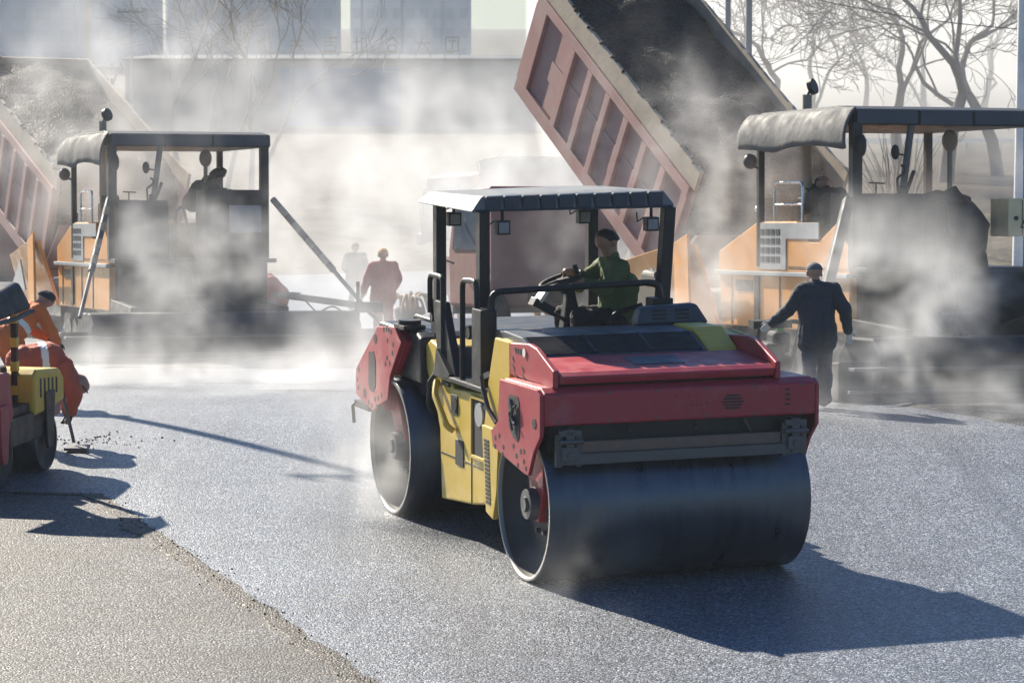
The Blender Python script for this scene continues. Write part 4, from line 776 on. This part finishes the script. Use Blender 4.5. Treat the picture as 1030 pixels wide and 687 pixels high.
# ---------------------------------------------------------------- site gear
c0 = at(774, 39.3); PC = thing('plate_compactor', 'dark plate compactor with green fuel cap standing beyond the red hood', 'compactor', c0, R(15))
mb = MB(); mb.prism([(-.35,.02),(.35,.02),(.42,.14),(-.42,.14)], -.3, .3, 0); mb.build('base_plate', M['gsteel'], PC, .01)
mb = MB(); mb.box(-.24,.24,-.2,.2,.18,.50); mb.box(-.1,.16,-.22,.18,.5,.66); mb.build('engine', M['black'], PC, .03)
mb = MB(); mb.box(.02,.26,-.16,.14,.52,.80); ft = mb.build('fuel_tank', M['darkblue'], PC, .05)
mb = MB(); mb.cyl((.16,0,.80),(.16,0,.86),.05); mb.build('fuel_cap', M['greenp'], ft)
mb = MB(); mb.tube([(-.25,-.2,.3),(-.30,-.5,.95),(.25,-.55,.98),(.32,-.2,.7),(.3,.0,.3)], .03, round_=.12); mb.box(-.42,.1,-.62,-.42,.90,1.0); mb.build('handle', M['black'], PC)
bk = at(411, 61); BK = thing('hose_bucket', 'grey bucket with loose hoses hanging out beside the red worker', 'bucket', bk)
mb = MB(); mb.lathe([(0,.02),(0,.24),(.5,.30),(.52,.32),(.52,.28)], (0,0,.0), (0,0,1), 24); mb.build('bucket_body', M['conc'], BK)
mb = MB(); rd = random.Random(3)
for k in range(12): a = rd.uniform(0, 6.3); mb.tube([(.1*math.cos(a),.1*math.sin(a),.4),(.2*math.cos(a),.2*math.sin(a),.75+rd.uniform(-.05,.12)),(.5*math.cos(a),.5*math.sin(a),.7+rd.uniform(-.1,.1)),(.62*math.cos(a),.6*math.sin(a),.45)], .03, round_=.15)
mb.build('hose', M['board'], BK)
p0 = at(650, 44.2); LBm = thing('levelling_beam', 'long pale steel levelling beam on legs in front of the orange hopper', 'beam', p0, R(3))
mb = MB(); mb.box(-.5,2.3,-.04,.04,.62,.72); mb.build('beam', M['white'], LBm, .006)
for x in (-.3,.5,1.0,1.55,2.1):
    mb = MB(); mb.cyl((x,0,0),(x,0,.95+.25*((x*10) % 3)),.022); mb.box(x-.12,x+.12,-.12,.12,0,.03); mb.build('leg', M['grey'], LBm)
# crumbs of loose asphalt by the workers and along the mat joint
mb = MB(); rd = random.Random(11)
for k in range(90):
    x = rd.gauss(0, .28); y = rd.gauss(0, .3); p = at(84, 32.2)+Vector((x, y, 0)); r = rd.uniform(.005, .015); mb.ell(p+Vector((0,0,r*.3)), (r,r,r*.7), 5, jit=.5, seed=k)
for k in range(200):
    b = rd.uniform(-6, 9); a = rd.gauss(-.03, .09); p = Vector((-1.13, 21.09, .0))+tn*a+tt*b; r = rd.uniform(.003, .011); mb.ell((p.x, p.y, gz(p.y)+.006), (r,r,r*.7), 5, jit=.5, seed=k)
tag(mb.build('asphalt_crumbs', M['loose']), 'dark crumbs of loose asphalt along the mat joint', 'gravel', kind='stuff')
# ---------------------------------------------------------------- trees
def tree(label, x, y, h, r0, seed, lean=(0,0), spread=.55, group='bare trees behind the site', depth=7, fork=.26, minr=.02):
    rd = random.Random(seed); T = thing('bare_tree', label, 'tree', (x, y, gz(y)-.05), rd.uniform(0, 6), group); T.rotation_euler = (0,0,0)
    tr = MB(); cr = MB()
    def grow(p, d, L, r, k, mb):
        n = 5 if k < 3 else 3; pts = [p]; rs = [r]; dd = Vector(d)
        for i in range(n):
            dd = (dd+Vector((rd.gauss(0,.24),rd.gauss(0,.24),rd.gauss(.02,.16)))*(1.0 if k else .35)).normalized(); pts.append(pts[-1]+dd*L/n); rs.append(max(minr, r*(1-.38*(i+1)/n)))
        mb.tube(pts, rs, n=9 if k < 2 else (5 if k < 4 else 3))
        if k >= depth: return
        nb = 3 if k in (1, 2, 3, 5) else 2
        for i in range(nb):
            sp = spread*rd.uniform(.6, 1.35); ax = dd.orthogonal().normalized(); ax.rotate(Quaternion(dd, rd.uniform(0, 2*PI)))
            nd = dd.copy(); nd.rotate(Quaternion(ax, sp)); nd.z += .08
            st = pts[-1] if i == 0 else pts[rd.randint(max(1, n-3), n)]
            grow(st, nd.normalized(), L*rd.uniform(.62,.86) if k else h*.28, rs[-1]*(.86 if i == 0 else .66), k+1, cr)
    grow(Vector((0,0,0)), Vector((lean[0], lean[1], 1)).normalized(), h*fork, r0, 0, tr)
    tr.build('trunk', M['bark'], T); cr.build('crown', M['bark'], T); return T
TR = [(780,118,11,.36,1,(-.22,0),.5,'leaning bare tree beside the raised truck bed, thick single trunk'), (806,128,11,.30,2,(.15,0),.55,'bare tree with crooked fork just past the raised truck bed'),
      (903,112,12,.34,3,(.05,0),.5,'bushy bare tree over the middle of the dark paver roof'), (952,104,12,.42,4,(.0,0),.6,'thick gnarled bare tree standing third from the lamp post'),
      (1003,108,12,.38,5,(-.16,0),.55,'bare tree leaning left beside the tall lamp post'), (866,140,11,.24,6,(.05,0),.5,'thin bare tree in the gap before the bushy one'),
      (985,150,12,.3,7,(.1,0),.55,'distant slender bare tree behind the tree that leans left'), (930,145,11,.28,8,(-.1,0),.5,'distant pale bare tree between the bushy and the gnarled ones')]
for px, D, h, r0, sd_, ln, sp, lb in TR: q = gp(px, D*1.4); tree(lb, q.x, q.y, h*1.4, r0*.95, sd_, ln, sp)
for px, D, h, sd_, lb in ((181,120,11,21,'slim tree with open fork before the low building, leftmost of the pale ones'), (208,126,10,22,'very thin upright pale tree next to the forked one'), (226,130,10,23,'faint crooked sapling in front of the blue wall panel'),
                          (251,116,12,24,'tallest slim dark tree in front of the blue wall panel'), (262,135,10,25,'low bushy bare tree right behind the tallest slim one')):
    q = gp(px, D); tree(lb, q.x, q.y, h, .13, sd_, (.02,0), .26, 'slim bare trees before the low building', 5, .4, .012)
# ---------------------------------------------------------------- background buildings and street furniture
def bld(name, label, x0, x1, y0, y1, z0, z1, m, cat='building'):
    T = thing(name, label, cat, ((x0+x1)/2, y0, z0)); hw = (x1-x0)/2
    mb = MB(); mb.box(-hw, hw, 0, y1-y0, 0, z1-z0); mb.build('wall', m, T); return T, hw
zb = gz(210)
T, hw = bld('low_building', 'long low hazy building with a roof sign behind the slim trees', -26.5, 6, 210, 226, zb, 1.15, M['shed'])
mb = MB(); mb.box(-hw-.2, hw+.2, -.1, 16.2, 1.15-zb, 1.35-zb); mb.build('roof', M['darkblue'], T)
mb = MB(); mb.box(-5.6, 2.6, -.15, 0, .2, 4.2); mb.build('blue_wall_panel', mat('blue_panel', (.07,.16,.30), .6, var=.2, vs=.5), T)
RS = thing('roof_sign', 'row of brown metal sign characters standing along the low roof', 'sign', (0, 210.2, 1.4))
CH_ = {232:[(-.5,.2,.5,.2),(-.3,.2,-.4,-.5),(.3,.2,.4,-.5),(-.5,.55,-.1,.9),(.1,.9,.5,.55),(-.2,.2,-.2,.8),(.25,.2,.1,.8)], 266:[(-.5,.5,0,.5),(-.25,-.5,-.25,.9),(.1,.8,.1,-.5),(.1,.8,.45,.8),(.45,.8,.5,-.5),(-.25,.3,-.5,-.1)],
       300:[(-.5,.5,.5,.5),(-.45,.05,.5,.05),(-.2,-.4,-.15,.9),(.2,-.4,.1,.9),(-.5,-.3,.1,.1),(.1,.1,.5,-.3)], 333:[(-.5,.75,.5,.75),(-.45,.4,.45,.4),(-.4,.1,.4,.1),(-.4,-.4,.4,-.4),(-.4,.1,-.4,-.4),(.4,.1,.4,-.4),(0,.9,0,.1)],
       363:[(-.5,.4,0,.4),(-.25,-.5,-.25,.8),(.1,.7,.1,-.5),(.1,.7,.4,.7),(.4,.7,.5,-.5)], 395:[(-.5,.2,0,.8),(0,.8,.5,.2),(-.3,.1,.3,.1),(-.3,-.4,.3,-.4),(-.3,.1,-.3,-.4),(.3,.1,.3,-.4)], 426:[(-.5,.3,.5,.3),(0,.8,-.4,-.4),(0,.3,.4,-.4)], 455:[(-.45,.8,.45,.8),(-.45,-.4,.45,-.4),(-.45,.8,-.45,-.4),(.45,.8,.45,-.4),(-.3,.45,.3,.45),(.05,.6,.0,-.2)]}
for px, st_ in CH_.items():
    mb = MB(); X = (px-515)/3074*210.2
    for x0, z0, x1, z1 in st_: mb.tube([(X+x0*.95, 0, .75+z0*.8), (X+x1*.95, 0, .75+z1*.8)], .06, n=4)
    for sx in (-.5, .5): mb.tube([(X+sx, .2, -.05), (X+sx, .15, .5)], .04, n=4)
    mb.build('sign_character', M['board'], RS)
mb = MB(); mb.tube([(-20,.15,.35),(-4,.15,.35)], .04, n=4); mb.build('sign_rail', M['board'], RS)
def tower(label, x0, x1, y, steps, cols, m):
    z0 = gz(y); T = thing('tower_block', label, 'building', ((x0+x1)/2, y, z0), 0, 'hazy apartment towers'); mb = MB(); hw = (x1-x0)/2
    mb.box(-hw, hw, 0, 14, 0, steps[0])
    for a, b, h0, h1 in steps[1:]: mb.box(-hw+a, -hw+b, .5, 13, h0, h1)
    mb.build('wall', m, T)
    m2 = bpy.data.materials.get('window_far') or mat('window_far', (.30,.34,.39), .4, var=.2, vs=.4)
    n = int(steps[0]/3); w = hw/cols*.55; win = None
    for k in range(cols):
        x = -hw+(k+.5)*2*hw/cols
        for i in range(n):
            if win is None:
                mb = MB(); mb.box(-w, w, -.12, 0, 0, 1.6); win = mb.build('window', m2, T)
            else:
                win = win.copy(); COL.objects.link(win)
            win.location = (x, -.4 if k % 3 == 0 else 0, i*3+.9)
        if k % 3 == 0:
            mb = MB(); mb.box(x-w*1.2, x+w*1.2, -.41, -.01, .2, n*3+.2); mb.build('bay', m, T)
    return T
k_ = 420/3074
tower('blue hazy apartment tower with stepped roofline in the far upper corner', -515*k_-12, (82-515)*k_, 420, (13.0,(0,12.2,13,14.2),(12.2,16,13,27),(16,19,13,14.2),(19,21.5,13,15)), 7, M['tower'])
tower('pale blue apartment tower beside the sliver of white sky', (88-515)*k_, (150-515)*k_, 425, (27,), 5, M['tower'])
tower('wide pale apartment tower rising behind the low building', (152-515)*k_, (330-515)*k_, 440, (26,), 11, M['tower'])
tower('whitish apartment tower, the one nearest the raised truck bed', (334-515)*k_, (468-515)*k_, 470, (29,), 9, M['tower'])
def pole(label, px, D, h, arms, r=.13, cat='pole', name='utility_pole'):
    q = gp(px, D); P = thing(name, label, cat, q, 0, 'utility poles'); mb = MB(); mb.cyl((0,0,-.1), (0,0,h), r, r*.7); mb.build('pole', M['conc'], P)
    mb = MB()
    for z, w in arms:
        mb.box(-w, w, -.05, .05, h-z-.06, h-z+.06)
        for s_ in (-.9, -.45, .45, .9): mb.cyl((s_*w, 0, h-z+.06), (s_*w, 0, h-z+.24), .05, n=8)
    if arms: mb.build('crossarm', M['gsteel'], P)
    return P
P1 = pole('stout pole with a wide double crossarm and braces above the brown load', 105, 125, 5.85, ((.12,.85),(.75,.4)), .2)
mb = MB(); mb.tube([(-.75,.1,5.7),(-.2,.1,4.6)], .05, n=5); mb.tube([(.6,.1,5.7),(.2,.1,4.6)], .05, n=5); mb.tube([(.25,.3,4.8),(1.6,.6,.2)], .07, n=6); mb.build('pole_brace', M['gsteel'], P1)
pole('thin mast with two short crossarms before the pale tower', 134, 205, 9.2, ((.2,.9),(1.2,.9)), .09)
pole('slim concrete pole in front of the leaning bare tree', 752, 105, 11, ((.3,.9),), .14)
pole('tall utility pole outside the picture beyond the small roller', -120, 40.5, 8.5, ((.3,.8),), .13)
pole('second slim pole just left of the leaning bare tree', 731, 112, 11, ((.3,.9),), .13)
LPm = thing('lamp_post', 'tall pale lamp post at the right edge of the picture', 'lamp post', gp(1026, 60)); mb = MB(); mb.cyl((0,0,-.1),(0,0,9),.13,.09,16); mb.build('post', M['white'], LPm)
mb = MB(); mb.tube([(0,0,8.9),(.3,0,9.4),(1.3,0,9.6)], .05, round_=.3); mb.box(1.2,1.9,-.15,.15,9.52,9.66); mb.build('lamp_arm', M['white'], LPm)
for i, (z, lb) in enumerate(((9.6,'upper overhead wire running between the poles above the bare trees'),(8.3,'lower overhead wire crossing in front of the bare trees'))):
    a = gp(731, 112)+Vector((0,0,z+1)); b = gp(1300, 100)+Vector((0,0,z-.6)); mb = MB(); mb.tube([a.lerp(b, t/24)-Vector((0,0,1.0*4*(t/24)*(1-t/24))) for t in range(25)], .022, n=4); tag(mb.build('overhead_wire', M['rubber']), lb, 'wire', 'overhead wires')
GRl = thing('guard_rail', 'pale guard rail running below the bare trees', 'guard rail', (20, 175, gz(175))); mb = MB(); mb.box(-6,16,-.05,.05,.55,.85); mb.build('rail', M['white'], GRl)
mb = MB()
for x in range(-6, 17, 2): mb.box(x-.06,x+.06,.05,.15,0,.8)
mb.build('rail_post', M['grey'], GRl)
q = gp(560, 95)
mb = MB(); rd = random.Random(8)
for k in range(70):
    a = rd.uniform(0, 2*PI); h = rd.uniform(1.2, 2.6); rr_ = rd.uniform(.1, 1.2); mb.tube([(.2*math.cos(a), .2*math.sin(a), 0), (rr_*.6*math.cos(a), rr_*.6*math.sin(a), h*.6), (rr_*math.cos(a+.3), rr_*math.sin(a+.3), h)], [.02,.012,.004], n=3)
q = gp(903, 116); sh = mb.build('bare_shrub', M['bark']); sh.location = q; sh.scale = (1.6, 1.6, 1.5); tag(sh, 'round bare shrub at the foot of the bushy tree', 'shrub')
# parts that consist of a few separate pieces become one object per piece
def split_pieces(o, most=12):
    me = o.data; nv = len(me.vertices); par = list(range(nv))
    def fd(i):
        while par[i] != i: par[i] = par[par[i]]; i = par[i]
        return i
    for p in me.polygons:
        a = fd(p.vertices[0])
        for v in p.vertices[1:]: par[fd(v)] = a
    isl = {}
    for i in range(nv): isl.setdefault(fd(i), []).append(i)
    bx = []
    for k, vs in isl.items():
        c = np.array([me.vertices[i].co for i in vs]); bx.append([c.min(0)-.012, c.max(0)+.012, {k}])
    ch = True
    while ch:
        ch = False
        for i in range(len(bx)):
            for j in range(i+1, len(bx)):
                if (bx[i][0] <= bx[j][1]).all() and (bx[j][0] <= bx[i][1]).all():
                    bx[i] = [np.minimum(bx[i][0], bx[j][0]), np.maximum(bx[i][1], bx[j][1]), bx[i][2] | bx[j][2]]; bx.pop(j); ch = True; break
            if ch: break
    if len(bx) < 2 or len(bx) > most: return
    kids = list(o.children); root = [fd(i) for i in range(nv)]
    for n, (lo, hi, ks) in enumerate(bx):
        bm = bmesh.new(); bm.from_mesh(me); bm.verts.ensure_lookup_table()
        bmesh.ops.delete(bm, geom=[bm.verts[i] for i in range(nv) if root[i] not in ks], context='VERTS')
        m2 = me if False else bpy.data.meshes.new(o.name); bm.to_mesh(m2); bm.free()
        for x in me.materials: m2.materials.append(x)
        bx[n].append(m2)
    for n, b in enumerate(bx[1:]):
        c = o.copy(); c.data = b[3]; COL.objects.link(c)
    o.data = bx[0][3]
PAT = ('slot', 'louvre', 'grille', 'bolt', 'opening', 'crown', 'trunk', 'crumb', 'vent', 'hose', 'character', 'brace', 'track')
for o in list(COL.objects):
    if o.type == 'MESH' and o.parent is not None and not any(w in o.name for w in PAT) and len(o.data.vertices) < 6000: split_pieces(o)
# ---------------------------------------------------------------- haze and steam
def volmat(name, dens, aniso, col=(1,1,1), attr=False):
    m = bpy.data.materials.new(name); m.use_nodes = True; n = m.node_tree; n.nodes.remove(n.nodes['Principled BSDF'])
    v = n.nodes.new('ShaderNodeVolumePrincipled'); v.inputs['Color'].default_value = (*col, 1); v.inputs['Anisotropy'].default_value = aniso
    v.inputs['Density'].default_value = dens
    if not attr: v.inputs['Density Attribute'].default_value = ''
    n.links.new(v.outputs[0], n.nodes['Material Output'].inputs['Volume']); return m
mb = MB(); mb.box(-930, 930, -110, 1430, -5.2, 31); hz = mb.build('haze', volmat('haze_air', .0004, .0, (.86,.94,1)))
tag(hz, 'thin bright haze filling the air over the whole site', 'haze', kind='stuff')
mb = MB(); mb.box(1.5, 130, 135, 360, -4.4, 18); tag(mb.build('fog_bank', volmat('fog_air', .008, .1)), 'white bank of mist closing off the view behind the bare trees', 'mist', kind='stuff')
STEAM = [ # px, py, distance, radius x, y, z, density
 (195,230,46.5,1.2,1.0,1.6,.24), (135,300,45.0,1.4,1.0,1.2,.28), (95,120,55,3.4,2.2,2.2,.26), (262,290,46,.8,.9,1.4,.22),
 (290,200,62,4.0,4.5,2.6,.075), (440,180,72,5.0,6,3.2,.08), (320,130,76,5.0,6,2.2,.04), (530,240,60,3.2,4,3.0,.10), (150,392,42.0,2.4,1.1,.5,1.0),
 (320,386,40,2.0,1.3,.6,.6), (395,440,28.3,.5,.8,.75,1.3), (372,470,27.8,.5,.6,.35,.8), (360,365,31,.9,1.2,.9,.35), (700,220,43.6,1.4,1.3,1.8,.42), (735,300,42.5,1.0,1.0,.9,.2),
 (880,318,37.6,.85,.7,.8,1.3), (960,330,37.3,1.6,.8,1.0,.45), (870,375,36.8,1.3,.6,.4,.7), (1010,420,34.5,1.5,1.0,.6,.4), (850,440,33.5,2.0,1.2,.4,.2), (600,570,22.9,1.0,.5,.25,.2),
 (400,300,54,1.2,1.0,1.2,.06), (560,235,82,6,4,3.4,.14), (690,300,44.5,1.4,.8,.6,.25), (1000,200,42,1.4,1.2,1.4,.16)]
def steam(name, label, sel, lo, hi, res, mtl):
    ng = bpy.data.node_groups.new(name, 'GeometryNodeTree'); ng.interface.new_socket('Geometry', in_out='OUTPUT', socket_type='NodeSocketGeometry')
    N = ng.nodes; L = ng.links
    def math_(op, a, b=None):
        x = N.new('ShaderNodeMath'); x.operation = op
        for i, v in enumerate((a, b)):
            if v is None: continue
            if isinstance(v, (int, float)): x.inputs[i].default_value = v
            else: L.new(v, x.inputs[i])
        return x.outputs[0]
    pos = N.new('GeometryNodeInputPosition').outputs[0]
    # warp the position so that the puffs get ragged, billowing borders
    wn = N.new('ShaderNodeTexNoise'); wn.inputs['Scale'].default_value = .55; wn.inputs['Detail'].default_value = 3; L.new(pos, wn.inputs['Vector'])
    w1 = N.new('ShaderNodeVectorMath'); w1.operation = 'SUBTRACT'; L.new(wn.outputs['Color'], w1.inputs[0]); w1.inputs[1].default_value = (.5,.5,.5)
    w2 = N.new('ShaderNodeVectorMath'); w2.operation = 'MULTIPLY'; L.new(w1.outputs[0], w2.inputs[0]); w2.inputs[1].default_value = (2.6,2.6,2.2)
    w3 = N.new('ShaderNodeVectorMath'); w3.operation = 'ADD'; L.new(pos, w3.inputs[0]); L.new(w2.outputs[0], w3.inputs[1]); wp = w3.outputs[0]
    tot = None
    for px, py, D, rx, ry, rz, A in sel:
        c = ((px-515)/3074*D, D, 4.5476-(py-11.7)/3074*D)
        s = N.new('ShaderNodeVectorMath'); s.operation = 'SUBTRACT'; L.new(wp, s.inputs[0]); s.inputs[1].default_value = c
        m = N.new('ShaderNodeVectorMath'); m.operation = 'MULTIPLY'; L.new(s.outputs[0], m.inputs[0]); m.inputs[1].default_value = (1/rx, 1/ry, 1/rz)
        d = N.new('ShaderNodeVectorMath'); d.operation = 'DOT_PRODUCT'; L.new(m.outputs[0], d.inputs[0]); L.new(m.outputs[0], d.inputs[1])
        e = math_('MULTIPLY', math_('EXPONENT', math_('MULTIPLY', d.outputs['Value'], -1.0)), A)
        tot = e if tot is None else math_('ADD', tot, e)
    mp = N.new('ShaderNodeVectorMath'); mp.operation = 'MULTIPLY'; L.new(wp, mp.inputs[0]); mp.inputs[1].default_value = (.9,.9,.65)
    nz = N.new('ShaderNodeTexNoise'); nz.inputs['Scale'].default_value = 1.0; nz.inputs['Detail'].default_value = 7; nz.inputs['Roughness'].default_value = .68; nz.inputs['Distortion'].default_value = .5; L.new(mp.outputs[0], nz.inputs['Vector'])
    g = math_('MAXIMUM', math_('MULTIPLY', math_('SUBTRACT', nz.outputs[0], .49), 15.0), 0.0)
    den = math_('MULTIPLY', tot, g); den = math_('MAXIMUM', math_('SUBTRACT', den, .012), 0.0)
    vc = N.new('GeometryNodeVolumeCube'); vc.inputs['Min'].default_value = lo; vc.inputs['Max'].default_value = hi; L.new(den, vc.inputs['Density'])
    for k, v in zip(('Resolution X','Resolution Y','Resolution Z'), res): vc.inputs[k].default_value = v
    sm = N.new('GeometryNodeSetMaterial'); sm.inputs['Material'].default_value = mtl; L.new(vc.outputs[0], sm.inputs[0])
    go = N.new('NodeGroupOutput'); L.new(sm.outputs[0], go.inputs[0])
    me = bpy.data.meshes.new(name); me.materials.append(mtl); o = bpy.data.objects.new(name, me); COL.objects.link(o)
    o.modifiers.new('steam', 'NODES').node_group = ng; return tag(o, label, 'steam', kind='stuff')
vm_ = volmat('steam_vapour', 1.0, .08, (1,1,1), True)
near = [s for s in STEAM if s[2] < 48.5]; far = [s for s in STEAM if s[2] >= 48.5]
steam('steam', 'white steam rising off the hot asphalt around the machines', near, (-9.5, 21, -1.9), (8.5, 50, 5.2), (150, 230, 75), vm_)
steam('steam_cloud', 'bright cloud of steam drifting behind the roller and trucks', far, (-17, 48, -4.4), (11, 88, 8.5), (110, 130, 52), vm_)
